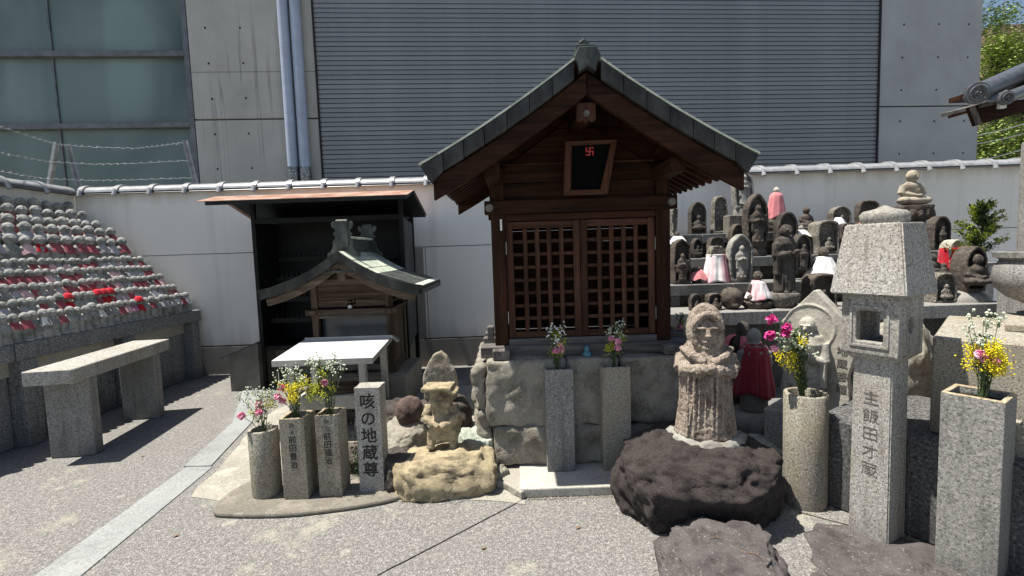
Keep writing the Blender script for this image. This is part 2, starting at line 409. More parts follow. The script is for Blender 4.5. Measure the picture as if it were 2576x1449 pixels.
def sculpt(bm, voxel=.01, smooth_it=1, rough=0.0, freq=14, seed=0, mat=None, name='stone'):
    """join the volumes in bm into one continuous carved surface"""
    bmesh.ops.recalc_face_normals(bm, faces=bm.faces)
    me = bpy.data.meshes.new('tmp'); bm.to_mesh(me); bm.free()
    o = bpy.data.objects.new('tmp', me); COL.objects.link(o)
    md = o.modifiers.new('r', 'REMESH'); md.mode = 'VOXEL'; md.voxel_size = voxel
    dg = bpy.context.evaluated_depsgraph_get(); dg.update()
    m2 = bpy.data.meshes.new_from_object(o.evaluated_get(dg))
    bpy.data.objects.remove(o); bpy.data.meshes.remove(me)
    b2 = bmesh.new(); b2.from_mesh(m2); bpy.data.meshes.remove(m2)
    for _ in range(smooth_it): bmesh.ops.smooth_vert(b2, verts=b2.verts, factor=.5, use_axis_x=True, use_axis_y=True, use_axis_z=True)
    if rough: roughen(b2, rough, freq, seed)
    me = bpy.data.meshes.new(name); b2.to_mesh(me); b2.free(); me.materials.append(mat); me.shade_smooth()
    return me
def RX(a): return Matrix.Rotation(a, 3, 'X')
def RY(a): return Matrix.Rotation(a, 3, 'Y')
def RZ(a): return Matrix.Rotation(a, 3, 'Z')

def text_col(chars, size, pitch, mat, parent, loc, rz=0.0, name='inscription', bold=0.0, extrude=.0008):
    """characters written downwards from loc, lying in the local x-z plane and facing -y"""
    bm = bmesh.new()
    for i, ch in enumerate(chars):
        cu = bpy.data.curves.new('txt', 'FONT'); cu.body = ch; cu.size = size; cu.align_x = 'CENTER'; cu.align_y = 'CENTER'
        cu.extrude = extrude; cu.offset = bold; cu.resolution_u = 3
        t = bpy.data.objects.new('txt', cu); COL.objects.link(t)
        dg = bpy.context.evaluated_depsgraph_get(); dg.update()
        me = bpy.data.meshes.new_from_object(t.evaluated_get(dg)); bpy.data.objects.remove(t)
        me.transform(Matrix.Rotation(math.pi / 2, 4, 'X')); me.materials.clear(); me.materials.append(mat)
        link('carved_character', me, parent, Vector(loc) + Vector((0, 0, -i * pitch)), rz)
    bm.free()

# ================================================================== GROUND
bm = bmesh.new()
vs = [bm.verts.new(p) for p in ((-200, -200, 0), (200, -200, 0), (200, 300, 0), (-200, 300, 0))]; bm.faces.new(vs)
tag(obj('ground', bm, GROUND), kind='structure')
def sheet(name, pts, z, mat, **kw):
    bm = bmesh.new(); slab(bm, pts, -.001, z); return obj(name, bm, mat, **kw)
def wobble(pts, amp=.02, sub=6, seed=0):
    out = []; n = len(pts); rnd = random.Random(seed)
    for i in range(n):
        a, b = Vector(pts[i]), Vector(pts[(i + 1) % n])
        for k in range(sub):
            p = a.lerp(b, k / sub); q = noise.noise_vector(Vector((p.x * 4, p.y * 4, seed))) * amp
            out.append((p.x + q.x, p.y + q.y))
    return out
def chaikin(p, n=2):
    for _ in range(n):
        q = []
        for i in range(len(p)):
            a, b = p[i], p[(i + 1) % len(p)]; q += [(a[0] * .75 + b[0] * .25, a[1] * .75 + b[1] * .25), (a[0] * .25 + b[0] * .75, a[1] * .25 + b[1] * .75)]
        p = q
    return p
# the smooth concrete drain channel that runs towards the wall
c1 = [(-2.62, 1.0), (-2.29, 1.0), (-2.13, 2.20), (-2.225, 3.375), (-2.425, 3.385), (-2.365, 2.21)]
tag(sheet('drain_channel', c1, .006, CEM_GREY), kind='structure')
c2 = [(-2.445, 3.392), (-2.245, 3.385), (-2.44, 4.30), (-2.9, 5.4), (-3.12, 5.36), (-2.62, 4.30)]
tag(sheet('drain_channel', c2, .009, CEM_GREY), kind='structure')
# cream cement apron round the little shrine
ap = wobble([(-2.10, 2.95), (-1.70, 2.80), (-.4, 2.80), (.03, 2.72), (.03, 3.3), (-.2, 5.3), (-2.3, 5.3), (-2.42, 4.4), (-2.18, 3.4)], .03, 8, 2)
tag(sheet('cement_apron', ap, .004, CEM_CREAM), kind='structure')
# low raised mound below the flower posts
bm = bmesh.new(); pm = wobble(chaikin([(-1.86, 2.72), (-1.7, 2.66), (-1.2, 2.66), (-.75, 2.78), (-.58, 2.95), (-.66, 3.35), (-1.4, 3.45), (-1.85, 3.1)]), .012, 3, 5)
slab(bm, pm, 0, .028); tag(obj('cement_mound', bm, CEM_DARK, bevel=.012, seg=2), kind='structure')
# joint in the paving
def strip(name, pts, w, z, mat):
    L, R_ = [], []
    for i, p in enumerate(pts):
        a = Vector(pts[max(i - 1, 0)]); b = Vector(pts[min(i + 1, len(pts) - 1)]); t = (b - a).normalized(); nn = Vector((-t.y, t.x)) * w
        jit = noise.noise(Vector((p[0] * 9, p[1] * 9, 3))) * .006
        L.append((p[0] + nn.x + jit, p[1] + nn.y)); R_.append((p[0] - nn.x + jit, p[1] - nn.y))
    bm = bmesh.new()
    for i in range(len(pts) - 1): slab(bm, [L[i], R_[i], R_[i + 1], L[i + 1]], -.001, z)
    return obj(name, bm, mat)
j0, j1 = on(1332, 1250), on(950, 1449)
pts = [(j0.x + (j1.x - j0.x) * t / 14, j0.y + (j1.y - j0.y) * t / 14) for t in range(15)]
tag(strip('paving_joint', pts, .0018, .0055, PAVJ), kind='structure')
pts = [(on(2010, 1290).x + t * .06, on(2010, 1290).y - t * .045) for t in range(9)]
tag(strip('paving_joint', pts, .0016, .0055, PAVJ), kind='structure')

# foundation slab of the big shrine
bm = bmesh.new(); box(bm, (.72, 3.55, .03), (1.42, 1.52, .06)); 
tag(obj('shrine_footing', bm, CEM_SLAB, bevel=.008, seg=2), kind='structure')
bm = bmesh.new(); slab(bm, wobble([(-.30, 2.98), (-.10, 2.90), (.02, 2.76), (.06, 2.80), (.0, 3.3), (-.28, 3.3)], .03, 5, 9), 0, .05)
roughen(bm, .01, 18, 3); tag(obj('broken_cement_edge', bm, CEM_CREAM, bevel=.012, seg=2), kind='structure')

# ================================================================== BACK WALL
WY = 6.2; WYAW = rad(1.0)
def wally(x): return WY + (x + 5.5) * math.tan(WYAW)
wall = tag(empty('boundary_wall', (-5.55, WY, 0), WYAW), 'long cream plastered boundary wall topped with grey tiles behind the shrines', 'wall')
LW = 15.0
bm = bmesh.new(); box(bm, (LW / 2, .09, 1.40), (LW, .18, 2.03)); obj('wall_face', bm, PLASTER, wall)
bm = bmesh.new(); box(bm, (LW / 2, .08, .185), (LW, .20, .37)); obj('plinth', bm, PLINTH, wall, bevel=.004)
jm = []
def joint(c, s, par=wall): boxobj('joint', c, s, DARKJ, par)
joint((LW / 2, -.001, 1.592), (LW, .004, .007))
for jx in (4.43, 6.9, 9.4, 11.9): joint((jx, -.001, .98), (.006, .004, 1.21))
boxobj('stain_panel', (4.30, -.003, .98), (.20, .004, 1.20), PLINTH, wall)
bm = bmesh.new(); prism(bm, [(-.07, 2.395), (.25, 2.395), (.22, 2.425), (-.04, 2.425)], 0, LW)
bmesh.ops.rotate(bm, verts=bm.verts, cent=(0, 0, 0), matrix=Matrix(((0, 1, 0), (1, 0, 0), (0, 0, 1))))
obj('tile_bed', bm, TILE_D, wall)
def coping_mesh(L):
    bm = bmesh.new(); n = 12
    def sec(r, rz_): return [(-math.cos(math.pi * i / n) * r, 2.418 + math.sin(math.pi * i / n) * rz_) for i in range(n + 1)]
    def ext(pts, x0, x1):
        a = [bm.verts.new((x0, .09 + y, z)) for y, z in pts]; b = [bm.verts.new((x1, .09 + y, z)) for y, z in pts]
        bm.faces.new(a); bm.faces.new(b[::-1])
        for i in range(len(pts)):
            j = (i + 1) % len(pts); bm.faces.new((a[j], a[i], b[i], b[j]))
    ext(sec(.155, .085), 0, L - .008)
    ext(sec(.170, .105), -.012, .05)
    cone(bm, (.02, -.07, 2.435), (.02, -.095, 2.365), .026, .028, 12)
    return mesh_of(bm, 'coping_tile', TILE, smooth=rad(40))
TL = .437; ctm = coping_mesh(TL)
for i in range(int(LW / TL)): link('coping_tile', ctm, wall, (i * TL + .10, 0, 0))
# left wall
lwall = tag(empty('boundary_wall', (-5.56, 6.2, 0), rad(90)), 'cream plastered side wall with grey tiled top behind the jizo stand', 'wall')
# local x runs along world +Y; build towards the viewer with negative x
bm = bmesh.new(); box(bm, (-2.6, .09, 1.195), (5.2, .18, 2.39)); obj('wall_face', bm, PLASTER, lwall)
for i in range(11): link('coping_tile', ctm, lwall, (-TL * (i + 1) - .04, 0, 0))
bm = bmesh.new(); box(bm, (-2.6, .09, 2.41), (5.2, .32, .03)); obj('tile_bed', bm, TILE_D, lwall)

# ================================================================== BUILDING BEHIND
BYAW = rad(4.2)
bld = tag(empty('building', (-5.0, 8.0, 0), BYAW), 'modern grey building with a ribbed shutter, bare concrete piers and glazed bay', 'building')
H = 8.2
def bx_(x, y):                          # pixel on the facade to local x, z
    d = ray(x, y); n_ = Vector((-math.sin(BYAW), math.cos(BYAW), 0)); o_ = Vector((-5, 8, 0))
    t = (o_ - Vector((0, 0, CAMZ))).dot(n_) / d.dot(n_); P = Vector((0, 0, CAMZ)) + d * t
    q = P - o_; return q.x * math.cos(BYAW) + q.y * math.sin(BYAW), P.z
gx = bx_(482, 200)[0]; sx0 = bx_(795, 200)[0]; sx1 = bx_(2212, 200)[0]; rx = bx_(2465, 200)[0]
ymid = bx_(600, 300)[1]
boxobj('concrete_panel', ((gx + sx0) / 2, .15, ymid / 2 - .006), (sx0 - gx, .3, ymid - .012), CONC, bld, bevel=.006)
boxobj('concrete_panel', ((gx + sx0) / 2, .15, (H + ymid) / 2 + .006), (sx0 - gx, .3, H - ymid - .012), CONC, bld, bevel=.006)
ymr = bx_(2330, 267)[1]
boxobj('concrete_panel', ((rx + sx1) / 2, .15, ymr / 2 - .006), (rx - sx1, .3, ymr - .012), CONC_R, bld, bevel=.006)
boxobj('concrete_panel', ((rx + sx1) / 2, .15, (H + ymr) / 2 + .006), (rx - sx1, .3, H - ymr - .012), CONC_R, bld, bevel=.006)
boxobj('side_wall', (rx - .15, 4.3, H / 2), (.3, 8, H), CONC_R, bld)
boxobj('side_wall', (-9.85, 4.3, H / 2), (.3, 8, H), CONC, bld)
boxobj('roof', ((rx - 10) / 2, 4.2, H + .1), (rx + 10, 8.6, .2), CONC, bld)
boxobj('core_wall', ((rx - 10) / 2, .36, H / 2), (rx + 9.4, .1, H - .02), DARKJ, bld)
for fx, fy in ((516, 70), (604, 70), (525, 160), (612, 159), (534, 249), (619, 247), (541, 338), (626, 336), (548, 425), (634, 423),
               (2274, 62), (2362, 61), (2437, 61), (2270, 145), (2359, 144), (2434, 144), (2267, 227), (2355, 226), (2430, 224),
               (2264, 305), (2350, 305), (2425, 304), (2262, 387), (2348, 386), (2422, 385)):
    X, Z = bx_(fx, fy); bm = bmesh.new(); cone(bm, (X, -.004, Z), (X, .004, Z), .017, .015, 12); obj('tie_hole', bm, DARKJ, bld)
hz = bx_(600, 181)[1]; boxobj('joint', ((gx + sx0) / 2, -.0005, hz), (sx0 - gx, .003, .006), DARKJ, bld)
# shutter slats
P = .0762; smesh_w = sx1 - sx0 - .05
bm = bmesh.new(); prism(bm, [(0.0, -P / 2 + .009), (.018, -P / 2 + .006), (.022, 0), (.018, P / 2 - .006), (0.0, P / 2 - .003)], 0, smesh_w)
bmesh.ops.rotate(bm, verts=bm.verts, cent=(0, 0, 0), matrix=Matrix(((0, 1, 0), (-1, 0, 0), (0, 0, 1))))
smesh = mesh_of(bm, 'shutter_slat', SHUT)
z = 2.42; z0 = bx_(795, 430)[1] - 8 * P
ns = int((H - z0) / P)
for i in range(ns): link('shutter_slat', smesh, bld, (sx0 + .025, .0 + .03, z0 + i * P))
boxobj('shutter_frame', (sx0 + .012, .03, H / 2), (.024, .10, H), DARKJ, bld)
boxobj('shutter_frame', (sx1 - .012, .03, H / 2), (.024, .10, H), DARKJ, bld)
boxobj('shutter_box', ((sx0 + sx1) / 2, .14, z0 / 2), (sx1 - sx0 - .05, .2, z0 - .05), SHUT, bld)
# glazed bay
zs = [1.9, bx_(240, 315)[1], bx_(240, 133)[1]]; zs += [zs[-1] * 2 - zs[-2], H]
jx = bx_(112, 100)[0]; xs = [-9.7, jx, gx - .09]
for i in range(4):
    for a, b in ((xs[0], xs[1]), (xs[1], xs[2])):
        boxobj('window_pane', ((a + b) / 2, .14, (zs[i] + zs[i + 1]) / 2), (b - a - .03, .02, zs[i + 1] - zs[i] - .02), GLASS, bld)
    boxobj('window_rail', ((xs[0] + xs[2]) / 2, .07, zs[i + 1 if i < 3 else 3]), (xs[2] - xs[0], .12, .085), FRAME_AL, bld, bevel=.006) if i < 3 else None
boxobj('window_mullion', (xs[1], .12, H / 2), (.028, .03, H), FRAME_AL, bld)
boxobj('window_mullion', (gx - .05, .08, H / 2), (.08, .16, H), FRAME_AL, bld, bevel=.004)
boxobj('lower_wall', ((xs[0] + xs[2]) / 2, .2, .95), (xs[2] - xs[0], .2, 1.88), CONC, bld)
# rain pipes
for x0 in (744, 774):
    X, Zb = bx_(x0, 432)
    dp = tag(empty('downpipe', (-5 + X * math.cos(BYAW) + .09 * math.sin(BYAW), 8 + X * math.sin(BYAW) - .10 * math.cos(BYAW), 0)),
             'pale blue rain pipe, %s of the pair beside the grey shutter' % ('left one' if x0 == 744 else 'right one'), 'pipe', 'rain pipes on the concrete pier')
    bm = bmesh.new(); cone(bm, (0, 0, Zb), (0, 0, H), .082, .082, 28); obj('pipe', bm, PIPE, dp, smooth=rad(40))
    bm = bmesh.new(); lathe(bm, [(.06, 1.6), (.075, 2.3), (.09, Zb - .32), (.083, Zb - .2), (.095, Zb - .1), (.085, Zb + .06)], 22)
    roughen(bm, .008, 30, x0); obj('foil_sleeve', bm, PIPE_FOIL, dp, smooth=1.0)
    for zz in (3.2, 5.2, 7.2): bm = bmesh.new(); cone(bm, (0, 0, zz), (0, 0, zz + .025), .09, .09, 24); obj('bracket', bm, GALV, dp) if zz > 5.5 else bm.free()

# barbed wire behind the wall corner
bw = tag(empty('barbed_wire_fence', (-5.2, 6.5, 2.3)), 'sagging barbed wire strung between galvanised angle posts above the wall corner', 'fence')
def loc(p, o=bw): return p - o.location
def wire(pts, n=60, amp=.006):
    bm = bmesh.new(); P_ = []
    for i in range(n + 1):
        t = i / n * (len(pts) - 1); k = min(int(t), len(pts) - 2); f = t - k
        p = pts[k].lerp(pts[k + 1], f)
        P_.append(p + Vector((0, math.cos(i * 1.9) * amp, math.sin(i * 1.9) * amp)))
    tube(bm, P_, .0035, 5)
    for i in range(2, n, 3):
        p = P_[i]; a = random.random() * 3
        for k in range(4):
            d = Vector((random.uniform(-.6, .6), math.cos(a + k * 1.6), math.sin(a + k * 1.6))) * .024
            tube(bm, [p - d * .3, p + d], .002, 4, .0006)
        box(bm, p, (.014, .011, .011))
    return obj('barbed_wire', bm, WIRE, bw)
def angle_post(pt, pb):
    a, b = loc(at(*pt)), loc(at(*pb)); d = (b - a).normalized()
    bm = bmesh.new(); R = d.to_track_quat('Z', 'Y').to_matrix(); L = (b - a).length
    box(bm, (a + b) / 2, (.05, .005, L), R); box(bm, (a + b) / 2 + R @ Vector((.024, .02, 0)), (.005, .04, L), R)
    obj('post', bm, GALV, bw)
angle_post((146, 358, 6.45), (128, 468, 6.45)); angle_post((167, 362, 6.55), (195, 468, 6.55)); angle_post((462, 353, 6.5), (489, 462, 6.5))
wire([loc(at(-60, 300, 5.2)), loc(at(10, 322, 5.7)), loc(at(90, 347, 6.2)), loc(at(146, 363, 6.43))], 36)
wire([loc(at(146, 363, 6.43)), loc(at(230, 370, 6.5)), loc(at(340, 373, 6.5)), loc(at(400, 367, 6.5)), loc(at(464, 358, 6.5))], 60)
wire([loc(at(-60, 375, 5.2)), loc(at(10, 386, 5.7)), loc(at(120, 406, 6.4)), loc(at(230, 413, 6.5)), loc(at(340, 411, 6.5)), loc(at(478, 403, 6.5))], 90)
wire([loc(at(-60, 425, 5.2)), loc(at(10, 432, 5.7)), loc(at(110, 449, 6.4)), loc(at(230, 454, 6.5)), loc(at(340, 452, 6.5)), loc(at(485, 447, 6.5))], 90)

# ================================================================== TOP RIGHT: trees, far building, cables, roof corner
def tree(c, size, n, seed, label, mats=(TREE_L, TREE_L2), leaf=.13, trunk=None, group='trees beyond the concrete pier'):
    t = tag(empty('tree', (c[0], c[1], 0)), label, 'tree', group); rnd = random.Random(seed)
    bm = bmesh.new(); zc = c[2]
    tube(bm, [(0, 0, 0), (.1, .1, zc * .4), (0, 0, zc * .8), (.1, 0, zc + size[2] * .5)], .22, 10, .05)
    for k in range(9):
        a = rnd.uniform(0, 6.28); h = zc + size[2] * rnd.uniform(-.7, .3)
        tube(bm, [(0, 0, h - .6), (math.cos(a) * size[0] * .4, math.sin(a) * size[1] * .4, h), (math.cos(a) * size[0] * .8, math.sin(a) * size[1] * .8, h + .5)], .07, 6, .015)
    obj('trunk', bm, BARK, t)
    clumps = []
    for k in range(60):
        v = Vector((rnd.gauss(0, 1), rnd.gauss(0, 1), rnd.gauss(0, 1))).normalized() * rnd.uniform(.35, 1) ** .5
        clumps.append((Vector((v.x * size[0], v.y * size[1], zc + v.z * size[2])), rnd.uniform(.35, .8)))
    vsl, fs, mi = [], [], []
    for k in range(n):
        cc, rr = clumps[rnd.randrange(60)]
        p = cc + Vector((rnd.gauss(0, 1), rnd.gauss(0, 1), rnd.gauss(0, .8))).normalized() * rr * rnd.uniform(.4, 1)
        R = Matrix.Rotation(rnd.uniform(0, 6.28), 3, 'Z') @ Matrix.Rotation(rnd.uniform(-1, 1), 3, 'X')
        s = leaf * rnd.uniform(.6, 1.2); b = len(vsl)
        for q in ((-.5, 0, 0), (0, -.28, .06), (.5, 0, 0), (0, .28, .06)): vsl.append(p + R @ (Vector(q) * s))
        fs.append((b, b + 1, b + 2, b + 3)); mi.append(0 if rnd.random() < .6 else 1)
    me = bpy.data.meshes.new('crown'); me.from_pydata(vsl, [], fs)
    for m in mats: me.materials.append(m)
    me.polygons.foreach_set('material_index', mi)
    link('crown', me, t)
p = at(2505, 110, 22); tree((p.x, 22, p.z - 1.0), (1.3, 1.3, 2.9), 9000, 11, 'tall narrow dark green tree against the sky beside the concrete pier')
p = at(2560, 230, 19); tree((p.x + .3, 19, p.z - .6), (1.6, 1.5, 2.0), 9000, 12, 'broad green tree behind the tiled roof corner')
p = at(2492, 160, 20); tree((p.x - .05, 19.6, p.z), (.55, .6, .75), 3000, 13, 'small bright yellow-green treetop in front of the tall dark tree', (TREE_L2, TREE_L2))
p = at(2495, 372, 17); tree((p.x + .3, 17, p.z), (1.3, 1.0, .75), 6000, 14, 'low bright green bush top just above the boundary wall coping', (TREE_L2, TREE_L))
p = at(2500, 320, 24); tree((p.x + 1, 24, p.z - 1.3), (2.8, 1.5, 1.8), 9000, 15, 'dark green foliage mass under the tiled roof corner', (TREE_L, LEAF_D))
# far brown building
fb = tag(empty('apartment_building', (at(2560, 60, 60).x + 8, 62, 0)), 'distant brown tiled apartment block above the trees at top right', 'building')
zt = at(2560, 62, 60).z
for k in range(3):
    boxobj('balcony_wall', (0, -1.2, zt - 2.0 - k * 3.2), (16, .4, 1.5), BROWNB, fb)
    boxobj('balcony_recess', (0, -.2, zt - .4 - 3.2 * k - 3.0 + .2), (15.6, .2, 1.6), DARKJ, fb)
    boxobj('floor_band', (0, .8, zt - 1.15 - k * 3.2 - .2), (16, 1.8, .25), BROWNB, fb)
boxobj('main_wall', (0, 5, zt / 2 + .2), (16, 8, zt + .4), BROWNB, fb)
pa = at(2520, 18, 66); boxobj('roof_house', (pa.x - fb.location.x + 2.2, 6, zt + 1.2), (5.5, 3, 3.2), BROWNB, fb)
bm = bmesh.new(); tube(bm, [(pa.x - fb.location.x + 1.5, 5, zt + 2.5), (pa.x - fb.location.x + 1.5, 5, zt + 8)], .05, 6); obj('antenna', bm, GALV, fb)
# cables
cb = []
for k, (a, b) in enumerate((((2440, 230), (2600, 158)), ((2440, 345), (2600, 305)), ((2440, 365), (2600, 330)), ((2440, 410), (2600, 367)))):
    bm = bmesh.new(); p0, p1 = at(a[0], a[1], 14), at(b[0], b[1], 14.4); tube(bm, [p0, (p0 + p1) / 2 - Vector((0, 0, .03)), p1], .014, 6)
    tag(obj('overhead_cable', bm, WIRE), ['uppermost thin overhead cable crossing the trees at right', 'second overhead cable from the top crossing the trees', 'third overhead cable from the top crossing the trees', 'lowest overhead cable crossing the trees above the wall'][k], 'cable', 'overhead cables at right')
# tiled roof corner
rt = tag(empty('tiled_roof', (4.35, 4.4, 2.8)), 'curved grey tiled eave corner of a temple roof entering at the right', 'roof')
def rl_(x, y, Y): return at(x, y, Y) - rt.location
a, b = rl_(2455, 236, 4.4), rl_(2640, 152, 4.9)
bm = bmesh.new(); d = (b - a).normalized(); cone(bm, a, b, .083, .083, 28); obj('ridge_tile', bm, TILE_D, rt, smooth=rad(40))
def endcap(p, r, dirv):
    bm = bmesh.new(); f = -dirv
    cone(bm, p + f * .0, p + f * .035, r * 1.12, r * 1.12, 28)
    q = f.to_track_quat('Z', 'Y').to_matrix()
    ring = [p + f * .04 + q @ Vector((math.cos(t * .2618) * r * .78, math.sin(t * .2618) * r * .78, 0)) for t in range(25)]
    tube(bm, ring, .007, 6)
    for k in range(3):
        pts = [p + f * .04 + q @ Vector((math.cos(k * 2.09 + t * .45) * r * (.12 + .09 * t), math.sin(k * 2.09 + t * .45) * r * (.12 + .09 * t), 0)) for t in range(6)]
        tube(bm, pts, .011, 6, .003)
    obj('tile_end', bm, TILE_D, rt, smooth=rad(40))
endcap(a, .083, Vector((.25, .95, .1)).normalized())
a2, b2 = rl_(2526, 248, 4.3), rl_(2680, 190, 4.9)
bm = bmesh.new(); cone(bm, a2, b2, .052, .052, 22); obj('cover_tile', bm, TILE_D, rt, smooth=rad(40)); endcap(a2, .052, Vector((.1, .97, .1)).normalized())
for (x, y, w) in ((2440, 256, .13), (2447, 243, .12), (2494, 252, .22), (2562, 246, .26)):
    q = rl_(x, y, 4.42); bm = bmesh.new()
    n = 8; top = [bm.verts.new(q + Vector((w * (i / n - .5), 0, .05 * (2 * abs(i / n - .5)) ** 2 - .02))) for i in range(n + 1)]
    bk = [bm.verts.new(v.co + Vector((.66, .45, .20))) for v in top]
    for i in range(n): bm.faces.new((top[i], top[i + 1], bk[i + 1], bk[i]))
    g = bmesh.ops.extrude_face_region(bm, geom=bm.faces[:]); bmesh.ops.translate(bm, verts=[v for v in g['geom'] if isinstance(v, bmesh.types.BMVert)], vec=(0, 0, .02))
    obj('pan_tile', bm, TILE, rt)
e0, e1 = rl_(2462, 258, 4.42), rl_(2640, 215, 4.7)
def plank(p0, p1, w, h, mat, name, par, off=Vector()):
    d = p1 - p0; R = d.to_track_quat('X', 'Z').to_matrix(); bm = bmesh.new(); box(bm, (p0 + p1) / 2 + off, (d.length, w, h), R); return obj(name, bm, mat, par, bevel=.003)
plank(e0 + Vector((.1, .2, .0)), e1 + Vector((0, .2, .0)), .45, .035, WG['x'], 'eave_board', rt)
bm = bmesh.new(); q = [rl_(*c_, 4.55) for c_ in ((2446, 268), (2464, 314), (2640, 262), (2640, 222))]; prism(bm, [(v_.x, v_.z) for v_ in q], .15, .22); obj('bargeboard', bm, WD['x'], rt)
bm = bmesh.new(); q = [rl_(*c_, 4.55) for c_ in ((2440, 268), (2458, 315), (2466, 313), (2448, 266))]; prism(bm, [(v_.x, v_.z) for v_ in q], .13, .16); obj('board_end', bm, WG['z'], rt)
boxobj('eave_soffit', rl_(2600, 232, 4.9), (1.1, .7, .03), WD['x'], rt, R=RY(rad(-14)))
boxobj('rafter_end', rl_(2520, 262, 4.45), (.06, .03, .075), PAPER, rt)
boxobj('roof_underside', rl_(2640, 205, 5.1), (1.0, 1.2, .05), WD['x'], rt)
# grey granite pillar at the very edge
pp = on(2592, 668, 1.36)
tp = tag(empty('granite_pillar', (at(2588, 660, 4.2).x, 4.2, 0)), 'tall square grey granite pillar cut off by the right edge', 'pillar')
bm = bmesh.new(); box(bm, (.03, 0, 1.15), (.15, .15, 2.3)); obj('shaft', bm, G_GREY, tp, bevel=.006)
boxobj('base', (.03, 0, .62), (.3, .3, 1.24), G_GREY, tp, bevel=.008)

# ================================================================== JIZO STAND (left)
JX = [-5.466, -5.305, -5.148, -4.984, -4.847, -4.648, -4.535, -4.41, -4.255, -4.103]
JZ = [2.217, 2.108, 1.99, 1.886, 1.76, 1.55, 1.44, 1.32, 1.195, 1.083]     # head centres
HB, HS = .262, .205
st = tag(empty('jizo_stand', (-4.05, 6.1, 0)), 'long stepped granite stand carrying rows of small jizo along the left wall', 'stand')
Y0, Y1 = 3.25, 6.16
def stp(c, s, name, mat=G_STAND, bev=.006): return boxobj(name, (c[0] + 4.05, c[1] - 6.1, c[2]), s, mat, st, bevel=bev)
edges = []
for k in range(10):
    zb = JZ[k] - (HB if k < 5 else HS)
    xf = (JX[k] + JX[k + 1]) / 2 + .012 if k < 9 else -4.02
    if k == 9: xf = -4.03
    xb = (JX[k - 1] + JX[k]) / 2 + .012 if k else -5.55
    edges.append(zb)
    if k < 9: stp(((xf + xb) / 2, (Y0 + Y1) / 2, zb / 2 + .3), (xf - xb - .004, Y1 - Y0, zb - .6), 'step', CEM_SLAB, .004)
SH = JZ[9] - HS
# front shelf in two stones with a joint
yj = on(237, 860, SH).y
xs0, xs1 = (JX[8] + JX[9]) / 2 + .016, -4.045
for y0, y1 in ((Y0, yj - .006), (yj + .006, Y1)):
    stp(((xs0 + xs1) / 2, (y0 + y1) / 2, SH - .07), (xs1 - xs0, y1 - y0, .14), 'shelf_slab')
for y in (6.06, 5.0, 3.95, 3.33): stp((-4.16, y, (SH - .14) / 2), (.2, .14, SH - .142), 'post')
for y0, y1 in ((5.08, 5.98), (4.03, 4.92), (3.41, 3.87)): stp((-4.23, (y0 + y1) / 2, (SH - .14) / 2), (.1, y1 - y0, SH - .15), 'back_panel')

def head_face(bm, c, s, deep=1.0):
    """head with face, ears; faces -y. s = head half height"""
    cx, cy, cz = c
    ell(bm, c, (.80 * s, .84 * s, s)); ell(bm, (cx, cy - .1 * s, cz - .35 * s), (.62 * s, .66 * s, .62 * s))
    for sx in (-1, 1):
        ell(bm, (cx + sx * .78 * s, cy + .05 * s, cz - .12 * s), (.12 * s, .2 * s, .36 * s), sub=2)
        ell(bm, (cx + sx * .31 * s, cy - .80 * s, cz + .14 * s), (.26 * s, .16 * s, .07 * s), sub=2)     # brow
        ell(bm, (cx + sx * .30 * s, cy - .74 * s, cz - .09 * s), (.18 * s, .13 * s, .07 * s), sub=2)      # lid
    cone(bm, (cx, cy - .82 * s, cz + .12 * s), (cx, cy - .94 * s, cz - .28 * s), .07 * s, .16 * s, 8)
    ell(bm, (cx, cy - .74 * s, cz - .50 * s), (.24 * s, .17 * s, .07 * s), sub=2)
    ell(bm, (cx, cy - .62 * s, cz - .72 * s), (.22 * s, .14 * s, .14 * s), sub=2)
def small_jizo(h, seed, slim=1.0):
    bm = bmesh.new(); u = h
    cone(bm, (0, 0, 0), (0, 0, .10 * u), .24 * u, .22 * u, 20)
    lathe(bm, [(.19 * u * slim, .08 * u), (.20 * u * slim, .3 * u), (.185 * u * slim, .5 * u), (.16 * u, .62 * u), (.07 * u, .70 * u)], 20)
    for sx in (-1, 1):
        cone(bm, (sx * .17 * u, -.02 * u, .58 * u), (sx * .13 * u, -.12 * u, .42 * u), .06 * u, .07 * u, 10)
        cone(bm, (sx * .13 * u, -.12 * u, .42 * u), (sx * .02 * u, -.19 * u, .46 * u), .055 * u, .045 * u, 10)
    head_face(bm, (0, -.02 * u, .828 * u), .168 * u)
    for v in bm.verts:
        if v.co.z > .66 * u: v.co.x *= 1.10; v.co.z = .66 * u + (v.co.z - .66 * u) * .93
    return sculpt(bm, h * .018, 1, h * .005, 22, seed, S_JIZO, 'small_jizo')
jb = [small_jizo(.34, 1), small_jizo(.34, 2, 1.1)]; js = [small_jizo(.255, 3), small_jizo(.255, 4, 1.12), small_jizo(.25, 5, .95)]
